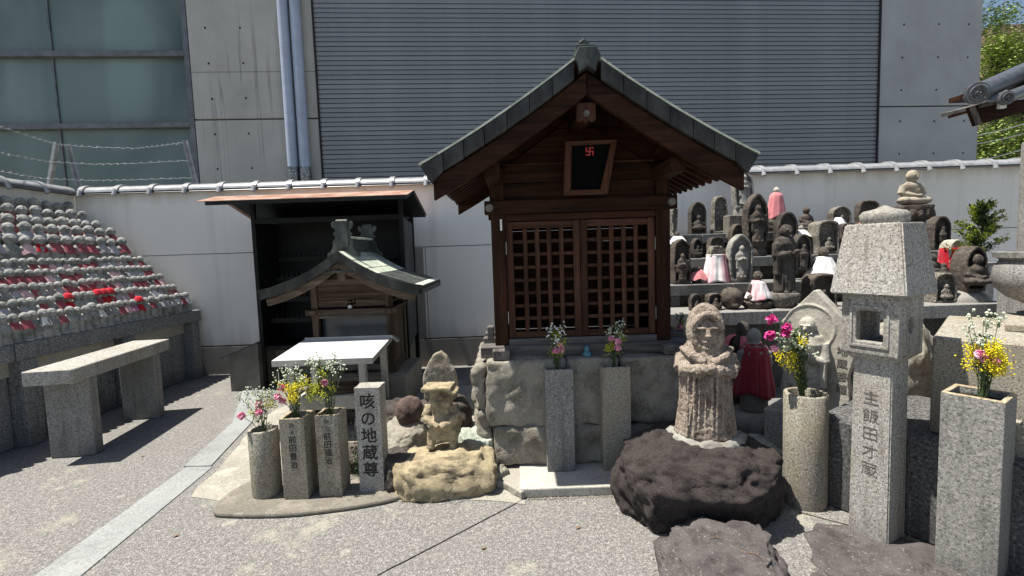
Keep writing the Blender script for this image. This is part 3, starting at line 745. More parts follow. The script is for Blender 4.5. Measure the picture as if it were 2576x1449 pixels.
def bib_mesh(w, h, seed, mat, flare=1.3, n=10, name='bib'):
    """cloth bib hung round the neck, open at the back"""
    rnd = random.Random(seed); bm = bmesh.new(); rows = 5; g = []
    for j in range(rows + 1):
        t = j / rows; row = []
        for i in range(n + 1):
            a = -math.pi / 2 + (i / n - .5) * 2.5
            r = w * (.50 + (.62 * flare) * t ** .8) * (1 + .07 * t * math.sin(i * 2.1 + seed))
            row.append(bm.verts.new((math.cos(a) * r, math.sin(a) * r * .9, -h * t * (1 + .12 * math.sin(i * 1.3 + seed)))))
        g.append(row)
    for j in range(rows):
        for i in range(n): bm.faces.new((g[j][i], g[j][i + 1], g[j + 1][i + 1], g[j + 1][i]))
    bmesh.ops.recalc_face_normals(bm, faces=bm.faces)
    geo = bmesh.ops.extrude_face_region(bm, geom=bm.faces[:]); bm.normal_update()
    for v in [v for v in geo['geom'] if isinstance(v, bmesh.types.BMVert)]: v.co += Vector((v.co.x, v.co.y, 0)).normalized() * .0035
    me = mesh_of(bm, name, mat, smooth=rad(60)); return me
BM = {}
for nm, mat in (('faded red', C_FADE), ('maroon', C_MAROON), ('bright red', C_RED), ('pink', C_LPINK), ('white', C_WHITE), ('grey', C_GREY), ('patterned pink', C_PATT)):
    BM[nm] = [bib_mesh(.085, .085, 1, mat), bib_mesh(.085, .085, 2, mat)]
def hat_mesh():
    bm = bmesh.new()
    lathe(bm, [(.05, -.012), (.062, -.02), (.064, -.012), (.053, .0), (.05, .02), (.034, .042), (.01, .05)], 18, fn=lambda a, z: 1 + (.08 * math.sin(a * 9) if z < .005 else 0))
    return mesh_of(bm, 'knitted_hat', C_RED, smooth=1.2)
HAT = hat_mesh()
ORD = ['first', 'second', 'third', 'fourth', 'fifth', 'sixth', 'seventh', 'eighth', 'ninth', 'tenth', 'eleventh', 'twelfth', 'thirteenth', 'fourteenth', 'fifteenth', 'sixteenth', 'seventeenth', 'eighteenth', 'nineteenth', 'twentieth', 'twenty-first', 'twenty-second', 'twenty-third', 'twenty-fourth', 'twenty-fifth', 'twenty-sixth', 'twenty-seventh', 'twenty-eighth', 'twenty-ninth', 'thirtieth', 'thirty-first', 'thirty-second', 'thirty-third', 'thirty-fourth', 'thirty-fifth', 'thirty-sixth']
ROWN = ['top row', 'second row down', 'third row down', 'fourth row down', 'fifth row down', 'sixth row down', 'seventh row down', 'eighth row down', 'ninth row down', 'lowest row']
rj = random.Random(21)
# what each row wears, counted from the corner end (photo right to left)
def pick(k, i, px):
    r = rj.random()
    if k == 0: return 'pink' if i == 0 else ('maroon' if r < .35 else None)
    if k == 1: return 'pink' if r > .9 else 'faded red' if r < .2 else ('grey' if r < .5 else None)
    if k == 2: return 'faded red' if r < .4 else ('pink' if r > .8 else None)
    if k == 3: return 'faded red' if (i == 0 or i == 3) else ('faded red' if r < .5 else ('pink' if r < .7 else 'grey'))
    if k == 4: return {0: 'faded red', 1: 'grey', 2: 'grey', 3: 'faded red', 4: 'faded red', 5: 'faded red', 6: 'faded red', 7: 'bright red', 8: 'pink'}.get(i, 'grey' if i > 9 else None)
    if k == 5: return 'faded red' if (i in (0, 2, 10) or r < .22) else ('pink' if r < .35 else ('grey' if r < .7 else None))
    if k == 6: return 'faded red' if (i < 2 or 12 <= i <= 14 or i >= 17) else ('pink' if r < .2 else ('grey' if r < .7 else None))
    if k == 7: return 'faded red' if (i in (1, 3, 4, 5, 9, 10, 13, 14, 15, 19) or r < .2) else ('pink' if r < .4 else ('grey' if r < .6 else None))
    if k == 8: return 'faded red' if (i in (0, 1, 8) or r < .12) else ('bright red' if i in (11, 12, 13, 17) else ('grey' if r < .4 else ('white' if 2 < i < 6 and r < .7 else None)))
    return 'white' if i in (0, 2, 4, 15, 22) else ('grey' if i in (3, 5) else ('faded red' if i in (1, 7, 12, 20, 24, 25) else ('bright red' if i == 9 else ('patterned pink' if i == 10 else ('pink' if i == 11 else None)))))
for k in range(10):
    big = k < 5; h = .34 if big else .255; zb = edges[k] + .001
    step = (.150 if big else .0835); y = 6.0; i = 0
    rnd = random.Random(100 + k)
    while True:
        px = 1288 + 1200 * JX[k] / y
        if px < -190 or i > 35: break
        w = pick(k, i, px)
        lab = 'small stone jizo, %s from the corner in the %s' % (ORD[i], ROWN[k])
        lab += (', %s bib' % w) if w else ', no bib'
        me = (jb if big else js)[rnd.randrange(2 if big else 3)]
        rzz = rad(90) + rnd.uniform(-.22, .12); s = rnd.uniform(.94, 1.04)
        root = link('jizo_statue', me, None, (JX[k] - .012 + rnd.uniform(-.008, .008), y, zb), rzz); root.scale = (s, s, s)
        hat = (k == 8 and i in (11, 12, 13, 17)) or (k == 9 and i in (9,))
        if hat: lab = 'small stone jizo, %s from the corner in the %s, red hat' % (ORD[i], ROWN[k])
        tag(root, lab, 'statue', 'small jizo on the stepped stand')
        if w:
            b = link('bib', BM[w][i % 2], root, (0, -.004, h * .71), rnd.uniform(-.25, .25)); f = h / .255 * rnd.uniform(.85, 1.05); b.scale = (f * .62, f * .62, f * .95)
        if hat:
            hh = link('knitted_hat', HAT, root, (0, -.004, h * .88)); hh.scale = (.84, .84, .84)
        y -= step * rnd.uniform(.93, 1.07); i += 1
# ================================================================== BENCH
be = tag(empty('granite_bench', (-3.557, 4.12, 0), rad(8.1)), 'low speckled granite bench on four slab legs beside the jizo stand', 'bench')
boxobj('seat', (.0, .0, .675), (.335, 1.29, .11), G_LIGHT, be, bevel=.006)
for y in (-.43, .43):
    boxobj('leg', (.0, y, .31), (.315, .10, .619), G_GREY, be, bevel=.006)

# ================================================================== STEEL CANDLE SHELTER
cx0, cx1, cy0, cy1 = -2.93, -1.21, 5.45, 6.05
ch = tag(empty('candle_shelter', ((cx0 + cx1) / 2, 5.75, 0)), 'black steel candle shelter with rusty red roof behind the small copper roofed shrine', 'shelter')
ox, oy = (cx0 + cx1) / 2, 5.75
def cs(name, x0, x1, y0, y1, z0, z1, mat, bev=0): return boxobj(name, ((x0 + x1) / 2 - ox, (y0 + y1) / 2 - oy, (z0 + z1) / 2), (x1 - x0, y1 - y0, z1 - z0), mat, ch, bevel=bev)
ztop = 1.90
for x in (cx0, cx1 - .045):
    cs('post', x, x + .045, cy0, cy0 + .045, 0, 2.16, STEEL_BLACK); cs('post', x, x + .045, cy1 - .045, cy1, 0, 2.03, STEEL_BLACK)
cs('crossbar', cx0 + .046, cx1 - .046, cy0 + .004, cy0 + .04, 1.90, 1.955, STEEL_BLACK)
cs('back_panel', cx0 + .046, cx1 - .046, cy1 - .02, cy1 - .005, .45, 1.955, STEEL_BLACK)
cs('side_panel', cx0 + .015, cx0 + .025, cy0 + .046, cy1 - .046, .45, 1.93, STEEL_BLACK)
bm = bmesh.new(); sp_ = [(cy0 + .046 - oy, .40), (cy1 - .046 - oy, .52), (cy1 - .046 - oy, 1.88), (cy0 + .046 - oy, 1.93)]
v = [bm.verts.new((cx1 - .02 - ox, a, b)) for a, b in sp_] + [bm.verts.new((cx1 - .01 - ox, a, b)) for a, b in sp_]
bm.faces.new(v[:4][::-1]); bm.faces.new(v[4:])
for i in range(4): bm.faces.new((v[i], v[(i + 1) % 4], v[4 + (i + 1) % 4], v[4 + i]))
obj('side_panel', bm, STEEL_DARK, ch)
cs('ceiling', cx0 + .05, cx1 - .05, cy0 + .05, cy1 - .05, 1.955, 1.965, STEEL_BLACK)
cs('tray', cx0 + .046, cx1 - .046, cy0 + .03, cy1 - .03, .44, .49, STEEL_BLACK)
cs('lower_panel', cx0 + .05, -2.35, cy0 + .28, cy0 + .29, 0.02, .438, STEEL_GREY)
for k, z in enumerate((.74, .98, 1.22, 1.46)):
    yy = cy0 + .18 + k * .1
    cs('shelf', cx0 + .05, cx1 - .05, yy, yy + .035, z, z + .055, STEEL_BLACK)
    bm = bmesh.new()
    for i in range(26):
        xx = cx0 + .12 + i * .06; tube(bm, [(xx - ox, yy + .017 - oy, z + .05), (xx - ox, yy + .017 - oy, z + .115)], .003, 5, .0008)
    tag(obj('candle_spikes', bm, STEEL_DARK, ch), kind='stuff')
# roof: short front slope and long back slope
rx0, rx1 = cx0 - .32, cx1 + .16
def roofpl(name, y0, z0, y1, z1, t, mat, x0=rx0, x1=rx1):
    bm = bmesh.new(); prism(bm, [(y0 - oy, z0), (y1 - oy, z1), (y1 - oy, z1 + t), (y0 - oy, z0 + t)], x0 - ox, x1 - ox)
    bmesh.ops.rotate(bm, verts=bm.verts, cent=(0, 0, 0), matrix=Matrix(((0, 1, 0), (1, 0, 0), (0, 0, 1))))
    return obj(name, bm, mat, ch)
roofpl('roof_sheet', 5.0, 2.115, 5.36, 2.205, .006, RUST); roofpl('roof_underside', 5.0, 2.075, 5.36, 2.165, .038, STEEL_BLACK, rx0 + .1, rx1 - .02)
roofpl('roof_sheet', 5.362, 2.205, 6.10, 1.99, .006, RUST); roofpl('roof_underside', 5.362, 2.17, 6.08, 1.962, .033, STEEL_BLACK, rx0 + .1, rx1 - .01)
# sloped sheet metal box at its left
p0 = on(582, 985); p1 = on(650, 968); sbx = tag(empty('metal_box', (p0.x, p0.y, 0)), 'grey sheet metal box with sloping lid left of the black shelter', 'box')
w_ = .40; hL = at(576, 893, p0.y).z; hR = at(646, 860, p0.y).z
bm = bmesh.new(); prism(bm, [(0, 0), (.34, 0), (.34, hR - .02), (0, hL - .01)], 0, .42); obj('body', bm, STEEL_GREY, sbx)
bm = bmesh.new(); prism(bm, [(-.09, hL - .045), (.345, hR - .018), (.345, hR), (-.09, hL - .03)], -.02, .44); obj('lid', bm, STEEL_DARK, sbx)

# ================================================================== SMALL SHRINE
GY = 4.25
apx = at(846, 636, GY); tl = at(645, 728, GY); tr = at(1061, 722, GY)
sxc = apx.x; half = (tr.x - tl.x) / 2; sxc = (tl.x + tr.x) / 2; za = at(846, 632, GY).z; ze = (tl.z + tr.z) / 2
sh = tag(empty('small_shrine', (sxc, 4.85, .34)), 'small weathered wooden shrine with curved pale green copper roof', 'shrine')
def L3(x, y, z): return (x, y - 4.85, z - .34)
N_ = 16
def curve(t, dz=0):            # t -1..1 gable curve, concave
    u = abs(t); z = za - (za - ze) * (1 - (1 - u) ** 1.75) * 1.0
    z = za + (ze - za) * (1.70 * u - .70 * u * u)
    return (t * half, z + dz)
RF0, RF1 = GY, 5.38
# copper roof plates: bands follow the slope, each band cut in plates
def roof_patch(t0, t1, y0, y1, dz, mat, name, thick=.008, par=sh):
    bm = bmesh.new(); a = []; m = 3
    for i in range(m + 1):
        t = t0 + (t1 - t0) * i / m; x, z = curve(t, dz)
        a.append([bm.verts.new(L3(x, y0, z)), bm.verts.new(L3(x, y1, z)), bm.verts.new(L3(x, y0, z - thick)), bm.verts.new(L3(x, y1, z - thick))])
    for p_, q_ in zip(a, a[1:]):
        bm.faces.new((p_[0], q_[0], q_[1], p_[1])); bm.faces.new((p_[2], p_[3], q_[3], q_[2]))
        bm.faces.new((p_[0], p_[2], q_[2], q_[0])); bm.faces.new((p_[1], q_[1], q_[3], p_[3]))
    for e in (a[0], a[-1]): bm.faces.new((e[0], e[1], e[3], e[2]))
    return obj(name, bm, mat, par)
for s in (-1, 1):
    nb = 6
    for b_ in range(nb):
        t0, t1 = s * (b_ / nb), s * ((b_ + 1) / nb)
        ys = [RF0 + .02, RF0 + .16, RF0 + .36, RF0 + .58, RF0 + .82, RF1]
        for y0, y1 in zip(ys, ys[1:]):
            roof_patch(t0 + s * .012, t1, y0 + .003, y1 - .003, .006 * (nb - b_) / nb, CU_PALE, 'roof_plate')
roof_patch(-1, 1, RF0 + .02, RF1 - .01, -.012, CU_MID, 'roof_deck', .02)
for s in (-1, 1):                       # copper fascia on the gable
    pts = [curve(s * i / N_, .004) for i in range(N_ + 1)]
    low = [curve(s * i / N_, -.085 - .0 * i) for i in range(N_, -1, -1)]; low[0] = (low[0][0] - s * .035, low[0][1])
    bm = bmesh.new(); prism(bm, [(x, z - .34) for x, z in pts + low], RF0 - 4.85 - .004, RF0 - 4.85 + .03); obj('copper_fascia', bm, CU_DARK, sh)
    pts = [curve(s * i / N_ * .92, -.09) for i in range(N_ + 1)]; low = [curve(s * i / N_ * .90, -.155) for i in range(N_, -1, -1)]
    bm = bmesh.new(); prism(bm, [(x, z - .34) for x, z in pts + low], RF0 + .03 - 4.85, RF0 + .065 - 4.85); obj('bargeboard', bm, WO['x'], sh, bevel=.003)
    pts = [curve(s * i / N_, -.03) for i in range(N_ + 1)]; low = [curve(s * i / N_, -.075) for i in range(N_, -1, -1)]
    bm = bmesh.new(); prism(bm, [(x, z - .34) for x, z in pts + low], RF1 - .04 - 4.85, RF1 - 4.85); obj('bargeboard', bm, WO['x'], sh)
    # eave edge
    x, z = curve(s); boxobj('eave_edge', L3(x - s * .02, (RF0 + RF1) / 2, z - .05), (.04, RF1 - RF0 - .07, .055), CU_MID, sh)
    for i in range(7):
        y = RF0 + .12 + i * .16; q = []
        bm = bmesh.new(); tube(bm, [L3(*[(c if n_ else c) for n_, c in enumerate((curve(s * t)[0], y, curve(s * t)[1] - .055))]) for t in (.5, .65, .8, .93)], .016, 4); obj('rafter', bm, WO['x'], sh)
# ridge ornaments
def onigawara(y, scale):
    h = .30 * scale; w = .150 * scale; zb = za - .01
    half_ = [(1.0, -.16), (1.0, -.05), (.78, .02), (.62, .16), (.60, .34), (.44, .42), (.46, .50), (.56, .55), (.50, .62), (.42, .64), (.44, .70), (.62, .78), (.66, .88), (.56, .95), (.44, .90), (.42, .84), (.36, .90), (.34, 1.0)]
    pts = [(x * w, zb + z * h) for x, z in half_] + [(-x * w, zb + z * h) for x, z in half_[::-1]] + [(0, zb + .02)]
    bm = bmesh.new(); prism(bm, [(x, z - .34) for x, z in pts], y - 4.85, y + .035 - 4.85)
    obj('ridge_ornament', bm, CU_MID, sh, bevel=.003)
    boxobj('ornament_panel', L3(0, y - .006, zb + .56 * h), (.11 * scale, .012, .82 * h), CU_MID, sh, bevel=.003)
onigawara(GY + .16, 1.0); onigawara(RF1 - .2, 1.0)
boxobj('ridge_box', L3(0, (GY + RF1) / 2, za + .055), (.07, RF1 - GY - .42, .12), CU_MID, sh, bevel=.003)
for i in range(4): boxobj('ridge_cap', L3(0, GY + .25 + i * .18 + .04, za + .125), (.12, .172, .02), CU_PALE, sh, bevel=.002)
# body: posts, beams, boards
bx0, bx1, by0, by1 = -.31, .31, 4.65, 5.25
bx0 = at(788, 850, 4.65).x - sxc; bx1 = at(990, 850, 4.65).x - sxc
zt2 = at(880, 770, 4.62).z
for x in (bx0 + .03, bx1 - .03):
    for y in (by0 + .03, by1 - .03):
        boxobj('post', L3(x, y, .34 + (ze + .12 - .34) / 2), (.06, .06, ze + .12 - .34), WO['z'], sh, bevel=.003)
    boxobj('post_foot', L3(x, by0 + .03, .375), (.085, .085, .07), WO['x'], sh, bevel=.003)
    boxobj('sill', L3(x, (by0 + by1) / 2, .39), (.05, by1 - by0 - .13, .06), WO['y'], sh, bevel=.002)
    boxobj('side_beam', L3(x, (by0 + by1) / 2 - .0, zt2 - .06), (.064, by1 - by0 + .10, .05), WO['y'], sh, bevel=.002)
    for k in range(4):
        boxobj('side_board', L3(x + (.005 if x > 0 else -.005), by0 + .085 + (k + .5) * .107, (.42 + zt2 - .09) / 2), (.014, .104, zt2 - .09 - .42), WO['z'], sh, bevel=.002)
boxobj('lintel', L3((bx0 + bx1) / 2, by0 - .004, zt2 - .055), (bx1 - bx0 + .10, .055, .055), WO['x'], sh, bevel=.003)
boxobj('lintel', L3((bx0 + bx1) / 2, by0 + .03, zt2 - .105), (bx1 - bx0 - .122, .04, .03), WG['x'], sh, bevel=.002)
boxobj('sill', L3((bx0 + bx1) / 2, by0 + .03, .40), (bx1 - bx0 - .124, .05, .06), WG['x'], sh, bevel=.003)
boxobj('sill_board', L3((bx0 + bx1) / 2, by0 + .06, .47), (bx1 - bx0 - .124, .03, .07), WO['x'], sh, bevel=.003)
for s in (-1, 1):
    bm = bmesh.new(); X = (bx0 + bx1) / 2 + s * ((bx1 - bx0) / 2 - .008)
    cone(bm, L3(X, by0 - .030, zt2 - .055), L3(X, by0 - .045, zt2 - .055), .020, .013, 18); obj('metal_boss', bm, BRASS, sh, smooth=1)
zz = zt2 - .025
for k in range(4): boxobj('front_board', L3((bx0 + bx1) / 2, by0 + .035, zz + .045 + k * .07), (max(.1, bx1 - bx0 - .124 - k * .0), .02, .067), WO['x'], sh, bevel=.002)
zz2 = zz + .045 + 4 * .07
bm = bmesh.new(); prism(bm, [(x, z - .34) for x, z in [curve(-.55, -.12), (curve(-.55)[0], zz2 - .04), (curve(.55)[0], zz2 - .04), curve(.55, -.12), curve(0, -.12)]], by0 + .04 - 4.85, by0 + .06 - 4.85); obj('gable_board', bm, WO['x'], sh)
bm = bmesh.new()      # carved pendant
prism(bm, [(x, z - .34) for x, z in [(-.035, za - .17), (.035, za - .17), (.045, za - .20), (.03, za - .215), (.04, za - .245), (.0, za - .27), (-.04, za - .245), (-.03, za - .215), (-.045, za - .20)]], RF0 + .07 - 4.85, RF0 + .09 - 4.85); obj('gable_pendant', bm, WO['z'], sh, bevel=.003)
boxobj('back_wall', L3((bx0 + bx1) / 2, by1 - .03, .85), (bx1 - bx0 - .12, .015, .9), WO['z'], sh)
boxobj('front_glass', L3((bx0 + bx1) / 2, by0 + .10, (.5 + zt2 - .12) / 2), (bx1 - bx0 - .13, .006, zt2 - .12 - .5), plain('dusty_glass', (.04, .055, .07), .25, 0, .6), sh)
boxobj('ceiling', L3(0, 4.97, zt2 + .02), (bx1 - bx0 - .13, .48, .02), WO['x'], sh)
def manji(par, c, s, mat, y, mirror=1, th=.12, name='manji_emblem'):
    bm = bmesh.new(); t = s * th
    for (x0, z0, x1, z1) in ((-t / 2, -s / 2, t / 2, s / 2), (-s / 2, -t / 2, -t / 2, t / 2), (t / 2, -t / 2, s / 2, t / 2),
                             (-s / 2, s / 2 - t, -t / 2, s / 2), (t / 2, -s / 2, s / 2, -s / 2 + t),
                             (-s / 2, -s / 2, -s / 2 + t, -t / 2), (s / 2 - t, t / 2, s / 2, s / 2)):
        xa, xb = sorted((x0 * mirror, x1 * mirror)); box(bm, (c[0] + (xa + xb) / 2, y, c[1] + (z0 + z1) / 2), (xb - xa, .003, z1 - z0))
    return obj(name, bm, mat, par)
em = at(883, 765, by0)
manji(sh, (em.x - sxc, em.z - .34), .078, BLACK, by0 + .035 - .013 - 4.85, 1, .15)
em = at(880, 772.5, by0); bm = bmesh.new(); cone(bm, (em.x - sxc, by0 + .01 - 4.85, em.z - .34), (em.x - sxc, by0 - .004 - 4.85, em.z - .34), .021, .019, 18); obj('paper_seal', bm, PAPER, sh)
# granite plinth
pl = tag(empty('granite_plinth', (sxc, 4.9, 0)), 'speckled granite block plinth under the small wooden shrine', 'plinth')
pr = at(1021, 945, 4.5).x - sxc
boxobj('block', ((-.42 + pr) / 2, .0, .17), (pr + .42, .8, .34), G_TAN, pl, bevel=.008)
# step slab with round wooden board in front of the shrine
stp_ = tag(empty('step_slab', (at(840, 1000, 3.95).x, 4.15, 0)), 'grey cement step slab below the stainless table', 'step')
boxobj('slab', (0, 0, .275), (.62, .42, .12), CEM_SLAB, stp_, bevel=.006)
for s in (-1, 1): boxobj('support', (s * .24, .02, .107), (.10, .3, .215), G_DARK, stp_)
bm = bmesh.new(); lathe(bm, [(.27, .338), (.29, .345), (.29, .358), (.27, .365)], 32, sx=1.0, sy=.6); tag(obj('wooden_board', bm, WO['x'], None, (stp_.location.x - .02, 4.13, 0)), 'dark round wooden board lying on the step slab under the table', 'board')
bm = bmesh.new(); lathe(bm, [(.03, 0), (.07, .03), (.085, .09), (.07, .15), (.045, .17)], 24); tag(obj('dark_pot', bm, STEEL_BLACK, None, (at(722, 1010, 3.75).x, 3.75, .0), smooth=1), 'round dark pot on the ground left of the step slab', 'pot')
bm = bmesh.new(); lathe(bm, [(.03, 0), (.045, .02), (.05, .07), (.046, .07), (.04, .02)], 20); tag(obj('white_cup', bm, CERAM, None, (-1.57, 3.25, .028), smooth=1), 'small white ceramic cup behind the left engraved flower post', 'cup')

# ================================================================== STAINLESS TABLE
tb0 = at(683, 908, 3.75); tb1 = at(938, 908, 3.75); zt0 = tb0.z; zt1 = at(840, 850, 4.4).z
tb = tag(empty('steel_table', ((tb0.x + tb1.x) / 2, 4.05, 0)), 'shiny stainless steel offering table with bright sunlit top before the small shrine', 'table')
tw = tb1.x - tb0.x
bm = bmesh.new(); prism(bm, [(-.30, zt0 - .002), (.33, zt1 - .002), (.33, zt1 + .0), (-.30, zt0)], -tw / 2, tw / 2)
bmesh.ops.rotate(bm, verts=bm.verts, cent=(0, 0, 0), matrix=Matrix(((0, 1, 0), (1, 0, 0), (0, 0, 1)))); obj('top', bm, STAINLESS, tb)
boxobj('front_apron', (0, -.299, zt0 - .026), (tw, .004, .046), STAINLESS_M, tb)
boxobj('back_apron', (0, .329, zt1 - .012), (tw, .004, .05), STAINLESS_M, tb)
for s in (-1, 1):
    bm = bmesh.new(); prism(bm, [(-.30, zt0 - .04), (.33, zt1 - .04), (.33, zt1 - .001), (-.30, zt0 - .001)], s * tw / 2 - .002, s * tw / 2 + .002)
    bmesh.ops.rotate(bm, verts=bm.verts, cent=(0, 0, 0), matrix=Matrix(((0, 1, 0), (1, 0, 0), (0, 0, 1)))); obj('side_apron', bm, STAINLESS_M, tb)
    boxobj('leg', (s * (tw / 2 - .13) + (.0 if s < 0 else .03), -.25, (zt0 - .03) / 2), (.055, .055, zt0 - .035), STAINLESS_M, tb, bevel=.003)
    boxobj('leg', (s * (tw / 2 - .10) + (.0 if s < 0 else .03), .27, (zt1 - .04) / 2), (.055, .055, zt1 - .045), STAINLESS_M, tb, bevel=.003)
boxobj('side_lip', (tw / 2 + .045, .27, zt1 - .01), (.08, .06, .012), STAINLESS_M, tb, R=RY(rad(42)))

# ================================================================== MAIN SHRINE
ms = tag(empty('wooden_shrine', (.463, 3.6, .06)), 'large dark wooden shrine with copper gable roof, lattice doors and name plaque', 'shrine')
OX, OY, OZ = .463, 3.6, .06
def S3(x, y, z): return (x - OX, y - OY, z - OZ)
def sb(name, x0, x1, y0, y1, z0, z1, mat, bev=.003, par=ms): return boxobj(name, (((x0 + x1) / 2) - OX, (y0 + y1) / 2 - OY, (z0 + z1) / 2 - OZ), (x1 - x0, y1 - y0, z1 - z0), mat, par, bevel=bev)
PX0, PX1, PY0, PY1 = -.128, 1.085, 3.25, 3.85
zb0 = .775                         # platform top
zpb = at(1255, 862, 3.25).z; zbeam1 = at(1464, 497, 3.2).z; zbeam0 = at(1464, 531, 3.2).z
for x in (PX0, PX1 - .095):
    for y in (PY0, PY1 - .09): sb('post', x, x + .095, y, y + .09, zpb - .02, zbeam1 + .22, WD['z'], .005)
sb('tie_beam', PX0 - .04, PX1 + .04, PY0 - .03, PY0 + .05, zbeam0, zbeam1, WD['x'], .004)
sb('tie_beam', PX0 - .04, PX1 + .04, PY1 - .06, PY1 + .02, zbeam0, zbeam1, WD['x'], .004)
for x in (PX0 + .02, PX1 - .09): sb('side_beam', x, x + .07, PY0 + .055, PY1 - .065, zbeam0 + .01, zbeam1 - .01, WD['y'], .003)
for x in (PX0 - .005, PX1 - .0):
    bm = bmesh.new(); cone(bm, S3(x, PY0 - .028, (zbeam0 + zbeam1) / 2), S3(x, PY0 - .05, (zbeam0 + zbeam1) / 2), .030, .022, 20); obj('metal_boss', bm, ZINC, ms, smooth=1)
dz1 = at(1464, 553, 3.3).z; dz0 = at(1464, 843, 3.3).z
sb('door_head', PX0 + .097, PX1 - .097, PY0 + .005, PY0 + .07, dz1 + .004, zbeam0 - .003, WD['x'])
# lower beams
sb('sill_beam', PX0 + .097, PX1 - .097, PY0 + .0, PY0 + .08, at(1464, 865, 3.25).z, dz0 - .004, WG['x'])
zg0 = at(1464, 900, 3.2).z
sb('base_beam', PX0 - .10, PX1 + .20, PY0 - .045, PY0 + .10, zb0 + .0, zpb - .022, WG['x'], .005)
for y in (PY0 + .3, PY1 - .07): sb('base_beam', PX0 - .10, PX1 + .20, y, y + .1, zb0, zpb - .022, WG['x'], .005)
for x in (PX0 - .015, PX1 - .085): sb('cross_beam_end', x, x + .115, PY0 - .13, PY0 - .048, zb0 + .004, zpb - .03, WG['y'], .005)
sb('cross_beam_end', PX0 - .06, PX0 - .012, PY0 + .14, PY0 + .24, zpb + .0, zpb + .09, WG['x'], .004)
# doors
dxm = (PX0 + PX1) / 2 - .003
for s in (0, 1):
    x0, x1 = ((PX0 + .10, dxm - .002), (dxm + .002, PX1 - .10))[s]
    dr = empty('lattice_door', (x0 - OX, PY0 + .035 - OY, dz0 - OZ)); dr.parent = ms
    W_, H_ = x1 - x0, dz1 - dz0
    for xa, nm in ((0, 'stile'), (W_ - .045, 'stile')): boxobj(nm, (xa + .0225, 0, H_ / 2), (.045, .03, H_), WM['z'], dr, bevel=.003)
    boxobj('rail', (W_ / 2, 0, H_ - .024), (W_ - .092, .028, .046), WM['x'], dr, bevel=.003); boxobj('rail', (W_ / 2, 0, .022), (W_ - .092, .028, .042), WM['x'], dr, bevel=.003)
    iw = W_ - .09
    for i in range(4):
        xx = .045 + iw * (i + 1) / 5; boxobj('lattice_bar', (xx, -.006, H_ / 2 - .002), (.029, .016, H_ - .093), WM['z'], dr, bevel=.002)
    for j in range(7):
        zz = .045 + (H_ - .092) * (j + 1) / 8; boxobj('lattice_bar', (W_ / 2, .0085, zz), (iw, .013, .023), WM['x'], dr, bevel=.002)
    hx = -.005 if s == 0 else W_ + .005
    for hz_ in (.16, .56): boxobj('hinge', (hx, -.015, H_ * (.18 if hz_ < .2 else .78)), (.008, .008, .085), HINGE, dr)
boxobj('paper_charm', S3(PX0 + .068, PY0 - .002, dz1 - .02), (.014, .002, .075), PAPER, ms)
# side and back boards
for x in (PX0 + .035, PX1 - .047):
    n = 9
    for k in range(n):
        z0 = zpb + k * (zbeam0 - zpb) / n; sb('side_board', x, x + .012, PY0 + .092, PY1 - .092, z0 + .002, z0 + (zbeam0 - zpb) / n, WD['y'], .002)
for k in range(9):
    z0 = zpb + k * (zbeam0 - zpb) / 9; sb('back_board', PX0 + .097, PX1 - .097, PY1 - .05, PY1 - .04, z0 + .002, z0 + (zbeam0 - zpb) / 9, WD['x'], .002)
sb('floor', PX0 + .05, PX1 - .05, PY0 + .1, PY1 - .06, zpb - .02, zpb, WD['x']); sb('ceiling', PX0 + .05, PX1 - .05, PY0 + .06, PY1 - .06, zbeam1 - .03, zbeam1 - .01, WD['x'])
# gable planks
zk = zbeam1 + .004; RW = .963; ZA, ZE = 2.60, 1.995
def roofz(x, dz=0):
    u = min(1.0, abs(x - OX) / RW); return ZA + (ZE - ZA) * (1.18 * u - .18 * u * u) + dz
hs = .118
for k in range(6):
    z0 = zk + k * hs; z1 = z0 + hs - .003
    # half width under the bargeboards
    def hw(z):
        lo, hi = 0, RW
        for _ in range(30):
            m_ = (lo + hi) / 2
            if roofz(OX + m_, -.20) > z: lo = m_
            else: hi = m_
        return lo
    w0, w1 = min(hw(z0), (PX1 - PX0) / 2 - .03), min(hw(z1), (PX1 - PX0) / 2 - .03)
    if w0 < .05: break
    bm = bmesh.new(); prism(bm, [(-w0, z0 - OZ), (w0, z0 - OZ), (max(w1, .01), z1 - OZ), (-max(w1, .01), z1 - OZ)], PY0 + .03 - OY, PY0 + .05 - OY); obj('gable_plank', bm, WD['x'], ms, bevel=.003)
    bm = bmesh.new(); prism(bm, [(-w0, z0 - OZ), (w0, z0 - OZ), (max(w1, .01), z1 - OZ), (-max(w1, .01), z1 - OZ)], PY1 - .05 - OY, PY1 - .03 - OY); obj('gable_plank', bm, WD['x'], ms, bevel=.003)
zl = at(1600, 405, 3.28).z
sb('gable_moulding', PX0 + .1, PX1 - .1, PY0 + .012, PY0 + .028, zl - .005, zl + .005, WM['x'], .001)
for s in (-1, 1):                     # purlins at the wall heads
    x = OX + s * .56; zq = roofz(x, -.19); sb('purlin', x - .045, x + .045, 2.90, 4.05, zq - .09, zq, WD['y'], .004)
    x = OX + s * .80; 
sb('ridge_purlin', OX - .05, OX + .05, 2.9, 4.05, ZA - .33, ZA - .20, WD['y'], .004)
bm = bmesh.new(); n_ = 10; up = [OX - RW * .62 + 2 * RW * .62 * i / n_ for i in range(n_ + 1)]; prism(bm, [(up[0] - OX, zk - OZ)] + [(x - OX, roofz(x, -.036) - OZ) for x in up] + [(up[-1] - OX, zk - OZ)], PY0 + .054 - OY, PY0 + .066 - OY); obj('gable_backing', bm, WD['x'], ms)
